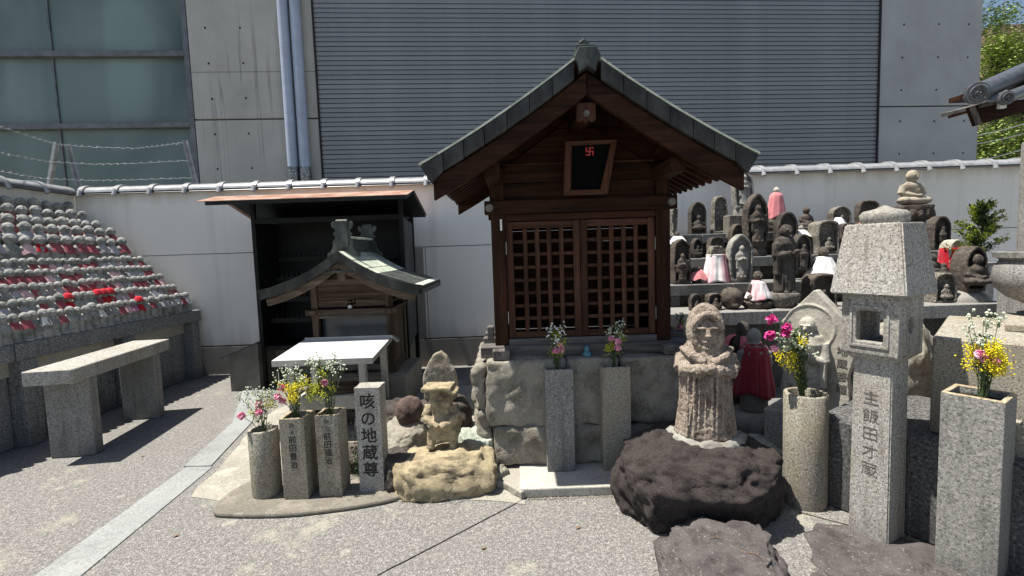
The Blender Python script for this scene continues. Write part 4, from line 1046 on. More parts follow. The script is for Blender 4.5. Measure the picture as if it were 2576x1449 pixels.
# roof shell
RY0, RY1 = 2.75, 4.15
def rseg(x0, x1, d0, d1, y0, y1, mat, name, n=5, bev=0, cut=0.0):
    bm = bmesh.new(); up = [(x0 + (x1 - x0) * i / n) for i in range(n + 1)]
    pts = [(x - OX, roofz(x, d0) - OZ) for x in up] + [(x - OX, roofz(x, d1) - OZ) for x in up[::-1]]
    if cut:
        q = pts[n + 1]; pts[n + 1] = (q[0] - cut, q[1])
    prism(bm, pts, y0 - OY, y1 - OY); return obj(name, bm, mat, ms, bevel=bev)
for s in (-1, 1):
    xs_ = [OX + s * t for t in (.075, .20, .33, .46, .59, .71, .83, RW)]
    for i, (a, b) in enumerate(zip(xs_, xs_[1:])):
        rseg(a + s * .0015, b - s * .0015, .0015 if i % 2 else .0, -.098 - .001 * (i % 2), RY0, RY0 + .03, CU_DARK, 'copper_fascia', 1 if i == 6 else 3, .002, cut=(s * .06 if i == 6 else 0))
        rseg(a + s * .0015, b - s * .0015, 0, -.09, RY1 - .03, RY1, CU_DARK, 'copper_fascia', 1 if i == 6 else 3, cut=(s * .05 if i == 6 else 0))
    nb = 9
    for b_ in range(nb):
        xa = OX + s * RW * b_ / nb; xb = OX + s * RW * (b_ + 1) / nb
        ys = [RY0 - .004, RY0 + .3, RY0 + .58, RY0 + .86, RY0 + 1.13, RY1 - .032]
        for y0, y1 in zip(ys, ys[1:]): rseg(xa + s * .002, xb + s * .004, .0185, .0062, y0 + .002, y1 - .002, CU_PALE, 'roof_plate', 2)
    rseg(OX + s * .002, OX + s * (RW - .03), -.001, -.03, RY0 + .032, RY1 - .032, WD['x'], 'roof_deck', 8)
    rseg(OX + s * .0015, OX + s * RW * .93, -.102, -.225, RY0 + .034, RY0 + .075, WD['x'], 'bargeboard', 8, .003)
    rseg(OX + s * .0015, OX + s * RW * .95, -.10, -.14, RY0 + .018, RY0 + .060, WD['x'], 'bargeboard', 8, .002) if False else None
    rseg(OX + s * .0015, OX + s * RW * .93, -.095, -.21, RY1 - .075, RY1 - .034, WD['x'], 'bargeboard', 8, .003)
    # rafters running down the slope
    for i in range(11):
        y = RY0 + .14 + i * .112; rseg(OX + s * .52, OX + s * RW * .93, -.075, -.125, y, y + .045, WD['x'], 'rafter', 4, .002)
    rseg(OX + s * .3, OX + s * RW * .95, -.05, -.068, RY0 + .08, RY1 - .08, WD['x'], 'soffit_board', 5)
    x = OX + s * (RW - .045); zq = roofz(x, -.07); sb('eave_edge', x - .02, x + .02, RY0 + .08, RY1 - .08, zq - .012, zq + .045, CU_MID, 0)
# apex cap and finial
bm = bmesh.new(); prism(bm, [(x, z - OZ) for x, z in [(-.075, ZA + .01 - .045), (-.05, ZA + .018), (.05, ZA + .018), (.075, ZA + .01 - .045), (.055, ZA - .07), (.045, ZA - .115), (0, ZA - .085), (-.045, ZA - .115), (-.055, ZA - .07)]], RY0 - .012 - OY, RY0 + .05 - OY); obj('apex_cap', bm, CU_MID, ms, bevel=.003)
boxobj('ridge_box', S3(OX, (RY0 + RY1) / 2, ZA + .03), (.11, RY1 - RY0 - .1, .05), CU_MID, ms, bevel=.003)
f0 = at(1468, 130, 2.9); f1 = at(1468, 104, 2.9)
bm = bmesh.new(); zf0, zf1 = ZA + .012, f1.z
prism(bm, [(-.032, zf0 - OZ), (.032, zf0 - OZ), (.030, zf1 - .02 - OZ), (0, zf1 - OZ), (-.030, zf1 - .02 - OZ)], 2.86 - OY, 2.93 - OY); obj('ridge_end', bm, CU_MID, ms, bevel=.002)
sb('ridge_cap', OX - .03, OX + .03, 2.94, 4.05, ZA + .055, ZA + .09, CU_MID)
# carved pendant with nail cover
gp = [(-.055, 2.385), (.055, 2.385), (.055, 2.29), (.035, 2.277), (.018, 2.288), (0, 2.272), (-.018, 2.288), (-.035, 2.277), (-.055, 2.29)]
zp = at(1470, 262, 2.86).z - 2.385; bm = bmesh.new(); prism(bm, [(x, z + zp - OZ) for x, z in gp], RY0 + .078 - OY, RY0 + .11 - OY); obj('gable_pendant', bm, WM['z'], ms, bevel=.003)
zc_ = at(1470, 286, 2.83).z; bm = bmesh.new(); cone(bm, S3(OX, RY0 + .078, zc_), S3(OX, RY0 + .066, zc_), .020, .018, 6); cone(bm, S3(OX, RY0 + .066, zc_), S3(OX, RY0 + .052, zc_), .012, .007, 14); obj('nail_cover', bm, ZINC, ms)
# plaque
pq = empty('name_plaque', (at(1484, 420, 3.1).x - OX, 3.12 - OY, at(1484, 420, 3.1).z - OZ)); pq.parent = ms; pq.rotation_euler = (rad(8), 0, 0)
def pqx(x, y): p_ = at(x, y, 3.1); return (p_.x - OX - pq.location.x, p_.z - OZ - pq.location.z)
o_ = [pqx(1421, 356), pqx(1551, 351), pqx(1530, 487), pqx(1419, 490)]; i_ = [pqx(1438, 366), pqx(1535, 362), pqx(1512, 474), pqx(1437, 476)]
for k in range(4):
    j = (k + 1) % 4; bm = bmesh.new(); prism(bm, [o_[k], o_[j], i_[j], i_[k]], -.028, .02); obj('plaque_frame', bm, WM['z' if k % 2 else 'x'], pq, bevel=.004)
bm = bmesh.new(); prism(bm, i_, .0, .012); obj('plaque_board', bm, BLACK, pq)
mc = pqx(1483.5, 380); manji(pq, mc, .052, REDP, -.004, -1, .17)
# ---- rubble platform
pf = tag(empty('stone_platform', (.463, 3.55, .06)), 'rough faced stone block platform under the large wooden shrine', 'platform')
def rubble(x0, x1, y0, y1, z0, z1, seed, amp=.028, sub=26):
    bm = bmesh.new(); c = Vector(((x0 + x1) / 2, (y0 + y1) / 2, (z0 + z1) / 2)); s = Vector((x1 - x0, y1 - y0, z1 - z0))
    box(bm, (0, 0, 0), s)
    bmesh.ops.bevel(bm, geom=bm.edges[:], offset=.022, segments=2, profile=.5, affect='EDGES')
    for _ in range(5):
        le = [e for e in bm.edges if e.calc_length() > .035]
        if not le: break
        bmesh.ops.subdivide_edges(bm, edges=le, cuts=1, use_grid_fill=True)
    bmesh.ops.triangulate(bm, faces=bm.faces)
    off = Vector((seed * 2.3, 0, seed)); bm.normal_update()
    top = s.z / 2 - .03
    for v in bm.verts:
        a = amp * (.3 if v.co.z > top and z1 > .7 else 1)
        f = noise.fractal(v.co * 6 + off, 1, 2.2, 5) + .7 * (noise.noise(v.co * 3 + off))
        r = noise.ridged_multi_fractal(v.co * 9 + off, 1, 2, 4, 1, 2) * .25
        v.co += v.normal * a * (f + r)
    return obj('stone_block', bm, S_RUBBLE, pf, (c.x - .463, c.y - 3.55, c.z - .06), smooth=rad(50))
zj = at(1400, 1073, 3.1).z
xj = [-.19, .345, .70, 1.32]
for k in range(3):
    rubble(xj[k], xj[k + 1] - .004, 3.10, 4.0, zj + .003, zb0, 10 + k)
    rubble(xj[k] + (.03 if k == 0 else 0), xj[k + 1] - .004, 3.10, 4.0, .06, zj - .003, 20 + k)
rubble(-.275, -.195, 3.14, 3.95, .42, zb0 - .03, 31, .045); rubble(-.255, -.195, 3.16, 3.95, .08, .41, 32, .045)

# ================================================================== ROCKS
def rock_mesh(dims, seed, mat, amp=.16, freq=1.7, sub=5, cuts=(), taper=0.0, fine=.012, name='rock', sq=.75, pits=0.0):
    bm = bmesh.new(); bmesh.ops.create_icosphere(bm, subdivisions=sub, radius=1)
    D = Vector(dims) / 2; off = Vector((seed * 5.1, seed * 2.7, seed)); md = min(dims)
    for v in bm.verts:
        n = v.co.normalized(); p = Vector([math.copysign(abs(c) ** sq, c) for c in n])
        k = 1 + amp * noise.fractal(n * freq + off, 1, 2, 3)
        p = Vector((p.x * D.x, p.y * D.y, p.z * D.z)) * k
        for cn, cd in cuts:
            cn = Vector(cn).normalized(); e = p.dot(cn) - cd
            if e > 0: p -= cn * e * .93
        if taper: f = 1 - taper * max(0, -p.z / D.z * .5 + .2); p.x *= f; p.y *= f
        p += n * fine * (noise.fractal(p * 14 + off, 1, 2.1, 4) + .6 * noise.noise(p * 40 + off))
        if pits:
            dd = noise.voronoi(p * 42 + off)[0][0]; d2 = noise.voronoi(p * 95 + off)[0][0]
            p -= n * (pits * max(0, .42 - dd) * 2.2 + pits * .5 * max(0, .40 - d2) * 2) * (1 if noise.noise(p * 5 + off) > -.25 else .25)
        v.co = p
    return mesh_of(bm, name, mat, smooth=rad(180) - .01)
def rock(loc, dims, seed, mat, label, rz=0, cat='rock', name='rock', group=None, **kw):
    return tag(link(name, rock_mesh(dims, seed, mat, name=name, **kw), None, loc, rz), label, cat, group)

lava = rock((1.015, 2.65, .135), (.93, .74, .58), 3, S_LAVA, 'big dark brown pitted lava boulder carrying the rough hooded statue', rad(-10), amp=.16, cuts=(((.04, .02, 1), .255), ((-.35, -.1, 1), .30), ((-.9, -.6, .2), .46), ((.6, -.7, -.1), .40)), taper=.30, fine=.017, name='lava_boulder', sub=6, pits=.009)
rock((.925, 2.055, .0), (.52, .50, .32), 5, S_PURPLE, 'flat purplish brown stone with white flecks in the foreground before the dark boulder', rad(-14), cuts=(((0, 0, 1), .13), ((-.3, -.5, 1), .165), ((.9, -.3, .4), .24)), amp=.3, fine=.022, name='flat_stone', sq=.62)
rock((1.80, 1.98, -.045), (.95, .62, .20), 8, S_PURPLE, 'low reddish brown paving stone under the foot of the lantern', rad(-30), cuts=(((0, 0, 1), .058),), amp=.15, name='flat_stone', sq=.6)
rock((-.47, 2.99, .085), (.64, .42, .34), 12, S_YELLOW, 'broad ochre yellow rough rock under the small worn seated figure', rad(4), amp=.14, cuts=(((-.12, .1, 1), .142), ((.1, -.8, .5), .175)), fine=.020, name='yellow_rock', sq=.65)
rock((-.79, 3.02, .09), (.22, .30, .30), 14, S_DARK, 'grey green angular stone tucked left of the ochre rock', rad(20), amp=.2, cuts=(((0, 0, 1), .12),))
rock((-.78, 3.42, .36), (.20, .20, .21), 15, S_PEBBLE, 'smooth dark red-brown cobble resting on the rock pile', amp=.05, fine=.002, sq=.95, name='cobble')
rock((-.83, 3.36, .13), (.36, .30, .34), 16, S_RUBBLE, 'pale angular pinkish rock under the round dark cobble', rad(30), amp=.22, cuts=(((-.5, -.5, 1), .12),))
rock((-1.0, 3.75, .12), (.5, .4, .40), 17, S_DARK, 'dark rock in front of the speckled granite plinth', amp=.2)
rock((-.62, 3.70, .12), (.34, .3, .36), 18, S_RUBBLE, 'grey brown rock behind the cobble below the upright slab', amp=.2)
rock((-.28, 3.22, .12), (.26, .28, .34), 19, S_GREEN, 'sunlit pale greenish rock between the worn figure and the platform', rad(15), amp=.22, cuts=(((0, -.3, 1), .14),))
rock((-.13, 3.02, .04), (.12, .12, .12), 20, S_RUBBLE, 'small pale stone at the platform foot beside the ochre rock', amp=.2, sub=4)
rock((-1.25, 3.28, .06), (.55, .3, .20), 21, S_BROWN, 'dark reddish rock behind the engraved flower posts', amp=.25)
rock((1.66, 3.20, .06), (.34, .25, .18), 22, S_GREEN, 'bluish grey stone between the dark boulder and granite pedestal', amp=.2)
rock((2.62, 3.22, .46), (.42, .66, 1.00), 23, S_RUBBLE, 'tall rough pale rock behind the lantern beside the granite block', rad(-42), amp=.16, cuts=(((-.2, 0, 1), .44),), name='tall_rock')
rock((2.28, 3.0, .34), (.26, .34, .36), 24, S_GREEN, 'lumpy grey stone seen in the gap right of the lantern post', amp=.25)
# upright pointed slab behind the worn figure
ust = at(1110, 1000, 3.95); bm = bmesh.new(); prism(bm, [(-.135, 0), (.135, 0), (.145, .12), (.13, .24), (.06, .37), (.015, .41), (-.04, .39), (-.09, .32), (-.115, .27), (-.14, .22), (-.145, .1)], -.04, .04)
tag(link('upright_stone', sculpt(bm, .012, 1, .008, 12, 4, G_TAN, 'upright_stone'), None, (ust.x, 3.95, ust.z - .01), rad(-3)), 'upright pointed reddish granite slab behind the worn yellow figure', 'stone')
rock((ust.x, 3.98, ust.z / 2 - .03), (.5, .4, max(.2, ust.z + .04)), 26, S_DARK, 'dark low rock under the upright pointed slab', amp=.12, cuts=(((0, 0, 1), ust.z / 2 + .02),))

# ================================================================== FLOWERS
def petal_ball(bm, c, r, rnd, n=46):
    for k in range(n):
        d = Vector((rnd.gauss(0, 1), rnd.gauss(0, 1), rnd.gauss(.5, .8))).normalized(); u = d.orthogonal().normalized(); w = d.cross(u)
        s = r * rnd.uniform(.45, .7); b = c + d * r * rnd.uniform(.35, .75); a_ = rnd.uniform(0, 6.28); u, w = u * math.cos(a_) + w * math.sin(a_), w * math.cos(a_) - u * math.sin(a_)
        vs = [bm.verts.new(b + q) for q in (-u * s * .3 - d * s * .3, w * s * .6 + d * s * .2, u * s * .5 + d * s * .5, -w * s * .6 + d * s * .25)]
        bm.faces.new(vs)
def bouquet(loc, label, seed, h=.25, spread=.07, pink=2, yellow=3, buds=10, budh=1.0, lean=(0, 0), magenta=0, ymat=F_YEL, budmat=F_BUD, pmat=F_PINK, pdx=0, ydx=0, leaves=40, group='flower bunches in stone posts', dens=1.0):
    rnd = random.Random(seed); t = tag(empty('flower_bunch', loc), label, 'flowers', group)
    sb_ = bmesh.new(); lf = bmesh.new(); tips = []
    def stem(tip, r=.0022):
        base = Vector((rnd.uniform(-.012, .012), rnd.uniform(-.012, .012), -.05)); mid = base.lerp(tip, .55) + Vector((rnd.uniform(-.01, .01), 0, .02)); mid.x *= .7; tube(sb_, [base, mid, tip], r, 5, r * .7)
    def leaf(p, L, d=None):
        d = d or Vector((rnd.uniform(-1, 1), rnd.uniform(-1, 1), rnd.uniform(-.1, 1))).normalized(); s = d.cross(Vector((0, 0, 1)));
        if s.length < .1: s = Vector((1, 0, 0))
        s = s.normalized() * L * .2; lf.faces.new([lf.verts.new(q) for q in (p, p + d * L * .5 + s, p + d * L, p + d * L * .5 - s)])
    for k in range(pink + magenta):
        m_ = F_MAG if k < magenta else pmat
        tip = Vector((pdx + rnd.uniform(-1, 1) * spread * .7 + lean[0], rnd.uniform(-.9, -.1) * spread + lean[1], h * rnd.uniform(.30, .62) if k >= magenta else h * rnd.uniform(.75, 1.0)))
        stem(tip); b = bmesh.new(); petal_ball(b, tip, .026 if k >= magenta else .032, rnd, 70); obj('carnation' if k >= magenta else 'aster', b, m_, t, recalc=False)
    yellow = int(yellow * 1.5); buds = int(buds * 1.25); leaves = int(leaves * 2)
    for k in range(yellow):
        tip = Vector((ydx + rnd.uniform(-1, 1) * spread + lean[0], rnd.uniform(-1, .8) * spread + lean[1], h * rnd.uniform(.28, .72)))
        stem(tip, .0015); b = bmesh.new()
        for q in range(int(70 * dens)):
            p = tip + Vector((rnd.gauss(0, .016), rnd.gauss(0, .014), rnd.gauss(0, .018))); bmesh.ops.create_icosphere(b, subdivisions=1, radius=rnd.uniform(.0022, .0044), matrix=Matrix.Translation(p))
        tag(obj('goldenrod_spray', b, ymat, t, recalc=False), kind='stuff')
    for k in range(buds):
        tip = Vector((rnd.uniform(-1, 1) * spread * 1.1 + lean[0], rnd.uniform(-1, 1) * spread + lean[1], h * budh * rnd.uniform(.62, 1.0)))
        stem(tip, .0014); b = bmesh.new()
        for q in range(7):
            p = tip + Vector((rnd.gauss(0, .012), rnd.gauss(0, .012), rnd.gauss(0, .016))); tube(sb_, [tip - Vector((0, 0, .03)), p], .0008, 3)
            bmesh.ops.create_icosphere(b, subdivisions=1, radius=rnd.uniform(.0042, .0072), matrix=Matrix.Translation(p))
        tag(obj('bud_spray', b, budmat, t, recalc=False), kind='stuff')
    for k in range(leaves):
        a = rnd.uniform(0, 6.28); z = h * rnd.uniform(.02, .85); r = spread * rnd.uniform(.1, .9) * (z / h * .7 + .3); leaf(Vector((math.cos(a) * r + lean[0] * z / h, math.sin(a) * r + lean[1] * z / h, z)), rnd.uniform(.018, .04))
    obj('stems', sb_, STEM, t, recalc=False); tag(obj('foliage', lf, LEAF, t, recalc=False), kind='stuff')
    return t

# ================================================================== STONE POSTS
def well_post(name, loc, rz, w, d, h, mat, label, cat='flower post', well=.62, depth=.07, bevel=.004, group=None, topmat=None):
    t = tag(empty(name, loc, rz), label, cat, group)
    bm = bmesh.new(); box(bm, (0, 0, h / 2), (w, d, h)); bm.faces.ensure_lookup_table()
    f = max(bm.faces, key=lambda f_: f_.calc_center_median().z)
    bmesh.ops.inset_region(bm, faces=[f], thickness=min(w, d) * (1 - well) / 2)
    f = max(bm.faces, key=lambda f_: (round(f_.calc_center_median().z, 4), -f_.calc_area() if False else (1 if len(f_.edges) == 4 and abs(f_.calc_center_median().x) < 1e-4 and abs(f_.calc_center_median().y) < 1e-4 else 0)))
    es = [e for e in f.edges]; 
    r = bmesh.ops.extrude_face_region(bm, geom=[f]); vv = [v for v in r['geom'] if isinstance(v, bmesh.types.BMVert)]
    bmesh.ops.translate(bm, verts=vv, vec=(0, 0, -depth)); 
    if f.is_valid: bmesh.ops.delete(bm, geom=[f], context='FACES_ONLY')
    pb = obj('post_body', bm, [mat, topmat or mat], t, bevel=bevel, seg=2)
    if topmat:
        for pl_ in pb.data.polygons:
            if pl_.center.z > h - .0035: pl_.material_index = 1
    boxobj('soil', (0, 0, h - depth + .012), (w * well * .94, d * well * .94, .02), SOIL, t)
    return t
RIM = granite('granite_rim_stained', (.16, .13, .09), (.42, .34, .23), (.58, .50, .38), 90, stain=.5, staincol=(.30, .20, .11))
def px2(x0, x1, y0, y1):      # front edge of a block seen square on
    a, b = on(x0, y0, .028), on(x1, y1, .028); return a, b
a, b = px2(713, 777, 1258, 1254); w1 = (b - a).length
h1 = at(727, 1053, (a.y + b.y) / 2).z - .028
p1 = well_post('flower_post', ((a.x + b.x) / 2 + .005, (a.y + b.y) / 2 + w1 / 2, .028), rad(-1), w1, w1 * 1.05, h1, G_TAN, 'square granite flower post, middle of the trio, beside the round vase', topmat=RIM)
text_col('前田豊治', .050, .0515, INK, p1, (0, -w1 * 1.05 / 2 - .0012, h1 - .135), bold=.0002)
text_col('施主', .036, .040, INKF, p1, (0, -w1 * 1.05 / 2 - .0008, h1 - .045))
a, b = px2(801.5, 862, 1252, 1246); w2 = (b - a).length
h2 = at(821, 1044, (a.y + b.y) / 2).z - .028
p2 = well_post('flower_post', ((a.x + b.x) / 2 + .005, (a.y + b.y) / 2 + w2 / 2, .028), rad(-1), w2, w2 * 1.05, h2, G_TAN, 'square granite flower post directly left of the tall inscribed marker', topmat=RIM)
text_col('前田福治', .050, .0515, INK, p2, (0, -w2 * 1.05 / 2 - .0012, h2 - .135), bold=.0002)
text_col('施主', .036, .040, INKF, p2, (0, -w2 * 1.05 / 2 - .0008, h2 - .045))
def round_vase(loc, r, h, mat, label, wall=.75, taper=1.0, seed=1):
    t = tag(empty('round_vase', loc), label, 'vase'); bm = bmesh.new()
    lathe(bm, [(r * .97, 0), (r * taper, .03), (r, h * .5), (r, h - .006), (r * .97, h), (r * wall, h), (r * wall * .97, h - .008), (r * wall * .9, h - .06)], 40, fn=lambda a, z: 1 + .012 * noise.noise(Vector((math.cos(a) * 2, math.sin(a) * 2, z * 9 + seed))))
    obj('vase_body', bm, mat, t, smooth=rad(50)); bm = bmesh.new(); cone(bm, (0, 0, h - .06), (0, 0, h - .045), r * .66, r * .66, 24); obj('soil', bm, SOIL, t); return t
vc = on(656, 1257, .028)
zt_ = at(656, 1078, vc.y + .085).z - .028
round_vase((vc.x, vc.y + .085, .028), .088, zt_, G_TAN, 'round brownish granite flower vase, leftmost of the small flower posts')
bouquet((vc.x, vc.y + .085, zt_ + .02), 'flower bunch with two pink carnations in the round brownish vase', 31, .27, .085, 3, 3, 12, 1.0, (-.03, 0), ymat=F_YG, dens=.7)
bouquet((p1.location.x, p1.location.y, h1 + .02), 'tall flower bunch with pink and bright yellow blooms in the middle granite post', 32, .34, .085, 3, 6, 12, 1.0, (.0, 0), pdx=-.03)
bouquet((p2.location.x, p2.location.y, h2 + .02), 'flower bunch with yellow-green blooms leaning left, beside the inscribed marker', 33, .35, .08, 1, 6, 14, 1.0, (-.02, 0), ymat=F_YG, ydx=-.05)
# inscribed marker
a, b = px2(905.5, 969, 1238, 1233); w3 = (b - a).length; yc = (a.y + b.y) / 2; h3 = at(930, 975, yc).z - .02
mk = tag(empty('inscribed_marker', ((a.x + b.x) / 2, yc + .06, .02), rad(-1)), 'whitish square stone marker with large carved black characters', 'stone marker')
bm = bmesh.new(); box(bm, (0, 0, h3 / 2), (w3, .125, h3)); bmesh.ops.subdivide_edges(bm, edges=bm.edges[:], cuts=9, use_grid_fill=True)
for v in bm.verts:
    if v.co.y > -.062 or abs(v.co.x) > w3 / 2 - .001: v.co += Vector((noise.noise(v.co * 22), noise.noise(v.co * 22 + Vector((9, 0, 0))), 0)) * .006
obj('shaft', bm, G_LIGHT, mk, bevel=0, smooth=rad(35))
text_col('咳の地蔵尊', .100, .1085, INK, mk, (0, -.0638, h3 - .092), bold=.0016)
# posts in front of the big shrine
for (x0, x1, yb, yt, lab, sd) in ((1378, 1448, 1188, 930, 'left granite flower post in front of the wooden shrine', 41), (1520, 1590, 1184, 924, 'right granite flower post in front of the wooden shrine', 42)):
    a, b = on(x0, yb, .06), on(x1, yb - 2, .06); w = (b - a).length; yc = (a.y + b.y) / 2; h = at((x0 + x1) / 2, yt, yc).z - .06
    well_post('flower_post', ((a.x + b.x) / 2, yc + w / 2, .06), 0, w, w, h, G_GREY if sd == 41 else G_TAN, lab, well=.74, group=None)
    bouquet(((a.x + b.x) / 2 - (.005 if sd == 41 else .0), yc + w / 2, .06 + h + .01), ('flower bunch in the left post before the lattice doors, white buds on top' if sd == 41 else 'flower bunch in the right post before the lattice doors, leaning greenery'), sd, .27, .045, 3, 4, 8, 1.0, (0 if sd == 41 else .012, 0), ymat=F_YG, budmat=F_WHITE if sd == 41 else F_BUD, dens=.8)
v = at(1477, 906, 3.16); t = tag(empty('porcelain_bottle', (v.x, 3.17, .775)), 'small turquoise porcelain bottle on the stone ledge between flower posts', 'bottle')
bm = bmesh.new(); lathe(bm, [(.030, 0), (.034, .01), (.031, .026), (.021, .034), (.018, .06), (.020, .072), (.014, .073), (.012, .05)], 24); obj('bottle_body', bm, PORC, t, smooth=rad(50))
# ================================================================== RIGHT FOREGROUND
# round vase
vz = at(2028, 988, 2.64).z
round_vase((1.645, 2.645, 0), .112, vz, G_TAN, 'tall round mottled granite flower vase in front of the jizo tablet', .80)
bouquet((1.62, 2.63, vz + .01), 'large leafy bunch with magenta asters in the tall round vase', 51, .42, .075, 1, 4, 20, .8, (-.06, 0), magenta=4, leaves=240, pdx=-.12, ydx=.0)
# granite pedestal
ang = -49; gp_ = tag(empty('granite_pedestal', (1.985, 3.10, 0), rad(ang)), 'pale speckled granite pedestal under the carved jizo tablet', 'pedestal')
boxobj('block', (0, 0, .205), (.52, .30, .33), G_LIGHT, gp_, bevel=.006); boxobj('foot', (0, 0, .02), (.55, .33, .04), G_GREY, gp_, bevel=.004)

# figures -------------------------------------------------------------
def fig_stand(bm, x, y, z, h, staff=False, bowl=False):
    u = h
    lathe(bm, [(.155 * u, 0), (.165 * u, .04 * u), (.14 * u, .35 * u), (.135 * u, .55 * u), (.165 * u, .72 * u), (.13 * u, .80 * u), (.05 * u, .84 * u)], 20, (x, y, z), sy=.72)
    for s in (-1, 1):
        ell(bm, (x + s * .06 * u, y - .09 * u, z + .015 * u), (.045 * u, .07 * u, .02 * u), sub=2)
        cone(bm, (x + s * .145 * u, y, z + .73 * u), (x + s * .165 * u, y - .02 * u, z + .54 * u), .05 * u, .055 * u, 10)
        cone(bm, (x + s * .165 * u, y - .02 * u, z + .54 * u), (x + s * .05 * u, y - .14 * u, z + .58 * u), .05 * u, .035 * u, 10)
        box(bm, (x + s * .155 * u, y - .03 * u, z + .40 * u), (.055 * u, .09 * u, .26 * u))
        ell(bm, (x + s * .045 * u, y - .155 * u, z + .585 * u), (.035 * u, .03 * u, .04 * u), sub=2)
    for k in range(4):
        tube(bm, [(x + math.cos(a) * .10 * u, y - .105 * u + abs(math.cos(a)) * .03 * u, z + (.52 - k * .06) * u - math.sin(a) * .035 * u) for a in [math.pi * q / 8 for q in range(9)]], .010 * u, 5)
    for k in range(5): tube(bm, [(x + (k - 2) * .05 * u, y - .105 * u + abs(k - 2) * .008 * u, z + .28 * u), (x + (k - 2) * .056 * u, y - .12 * u + abs(k - 2) * .01 * u, z + .04 * u)], .010 * u, 5)
    head_face(bm, (x, y - .02 * u, z + .905 * u), .10 * u)
    if staff:
        tube(bm, [(x - .17 * u, y - .13 * u, z), (x - .155 * u, y - .13 * u, z + 1.0 * u)], .013 * u, 8); ell(bm, (x - .155 * u, y - .13 * u, z + .93 * u), (.04 * u, .02 * u, .055 * u), sub=2)
    if bowl: ell(bm, (x + .07 * u, y - .17 * u, z + .61 * u), (.055 * u, .045 * u, .03 * u), sub=2)
def fig_seat(bm, x, y, z, h):
    u = h
    ell(bm, (x, y - .05 * u, z + .13 * u), (.40 * u, .26 * u, .13 * u)); 
    for s in (-1, 1):
        ell(bm, (x + s * .29 * u, y - .10 * u, z + .14 * u), (.14 * u, .17 * u, .11 * u), sub=2)
        cone(bm, (x + s * .22 * u, y, z + .56 * u), (x + s * .30 * u, y - .03 * u, z + .32 * u), .085 * u, .095 * u, 12)
        cone(bm, (x + s * .27 * u, y - .03 * u, z + .34 * u), (x + s * .06 * u, y - .20 * u, z + .27 * u), .08 * u, .05 * u, 12)
    lathe(bm, [(.27 * u, .08 * u), (.24 * u, .28 * u), (.275 * u, .50 * u), (.25 * u, .58 * u), (.13 * u, .655 * u), (.085 * u, .70 * u)], 24, (x, y, z), sy=.70)
    ell(bm, (x, y - .21 * u, z + .27 * u), (.10 * u, .07 * u, .04 * u), sub=2)
    for k in range(5): tube(bm, [(x + math.cos(a) * (.12 + .035 * k) * u, y - .22 * u + abs(math.cos(a)) * .04 * u, z + (.20 - .012 * k) * u - math.sin(a) * (.05 + .016 * k) * u) for a in [math.pi * q / 8 for q in range(9)]], .013 * u, 5)
    for s in (-1, 1): tube(bm, [(x + s * .15 * u, y - .10 * u, z + .62 * u), (x + s * .02 * u, y - .20 * u, z + .42 * u)], .018 * u, 6)
    head_face(bm, (x, y - .02 * u, z + .825 * u), .178 * u)
def outline(style, w, h, seed=0, n=14):
    P_ = []; rnd = random.Random(seed)
    if style == 'arch':
        P_ = [(-w / 2, 0), (w / 2, 0), (w / 2 * 1.0, h * .62)] + [(math.cos(a) * w / 2, h * .62 + math.sin(a) * h * .38) for a in [math.pi * i / n for i in range(1, n)]] + [(-w / 2, h * .62)]
    elif style == 'point':
        R_ = [(w * .40, 0), (w * .46, h * .2), (w * .5, h * .5), (w * .47, h * .7), (w * .36, h * .85), (w * .16, h * .955)]
        P_ = R_ + [(0, h)] + [(-x, z) for x, z in R_[::-1]]
    elif style == 'roofed':
        P_ = [(-w * .40, 0), (w * .40, 0), (w * .45, h * .15), (w * .42, h * .32), (w * .50, h * .50), (w * .47, h * .72), (0.02 * w, h), (-.02 * w, h), (-w * .47, h * .72), (-w * .50, h * .50), (-w * .42, h * .3), (-w * .45, h * .15)]
    elif style == 'egg':
        P_ = [(math.cos(a) * w / 2 * (1 + .08 * math.sin(a)), h * .48 + math.sin(a) * h * .52) for a in [2 * math.pi * i / 22 - math.pi / 2 for i in range(22)]]; P_ = [(x, max(0, z)) for x, z in P_]
    else:
        P_ = [(-w / 2, 0), (w / 2, 0), (w * .49, h * .3), (w * .5, h * .6), (w * .44, h * .88), (w * .30, h * .97), (0, h), (-w * .32, h * .96), (-w * .47, h * .85), (-w * .5, h * .5), (-w * .48, h * .25)]
        P_ = [(x + rnd.uniform(-.04, .04) * w, max(0, z + rnd.uniform(-.03, .03) * h if z > 0 else 0)) for x, z in P_]
    return P_
def stele_bm(style, w, h, d, fig, seed=0, figh=.6, base=None, figx=0):
    bm = bmesh.new(); o = outline(style, w, h, seed)
    prism(bm, o, -d * .15, d / 2)
    cxz = (0, h * .5); inn = [(x * .80, cxz[1] + (z - cxz[1]) * .86) for x, z in o]
    if style != 'egg': ringprism(bm, o, inn, -d / 2, 0)
    else: ell(bm, (0, 0, h * .48), (w * .48, d * .6, h * .5))
    y = -d * .45
    if fig == 'stand': fig_stand(bm, figx, y, h * .10, h * figh)
    if fig == 'seat': fig_seat(bm, figx, y, h * .14, h * figh)
    if fig == 'bust': fig_seat(bm, figx, y, h * .30, h * figh)
    if base: box(bm, (0, 0, -base[1] / 2 + .002), (base[0], d * 1.5, base[1]))
    return bm
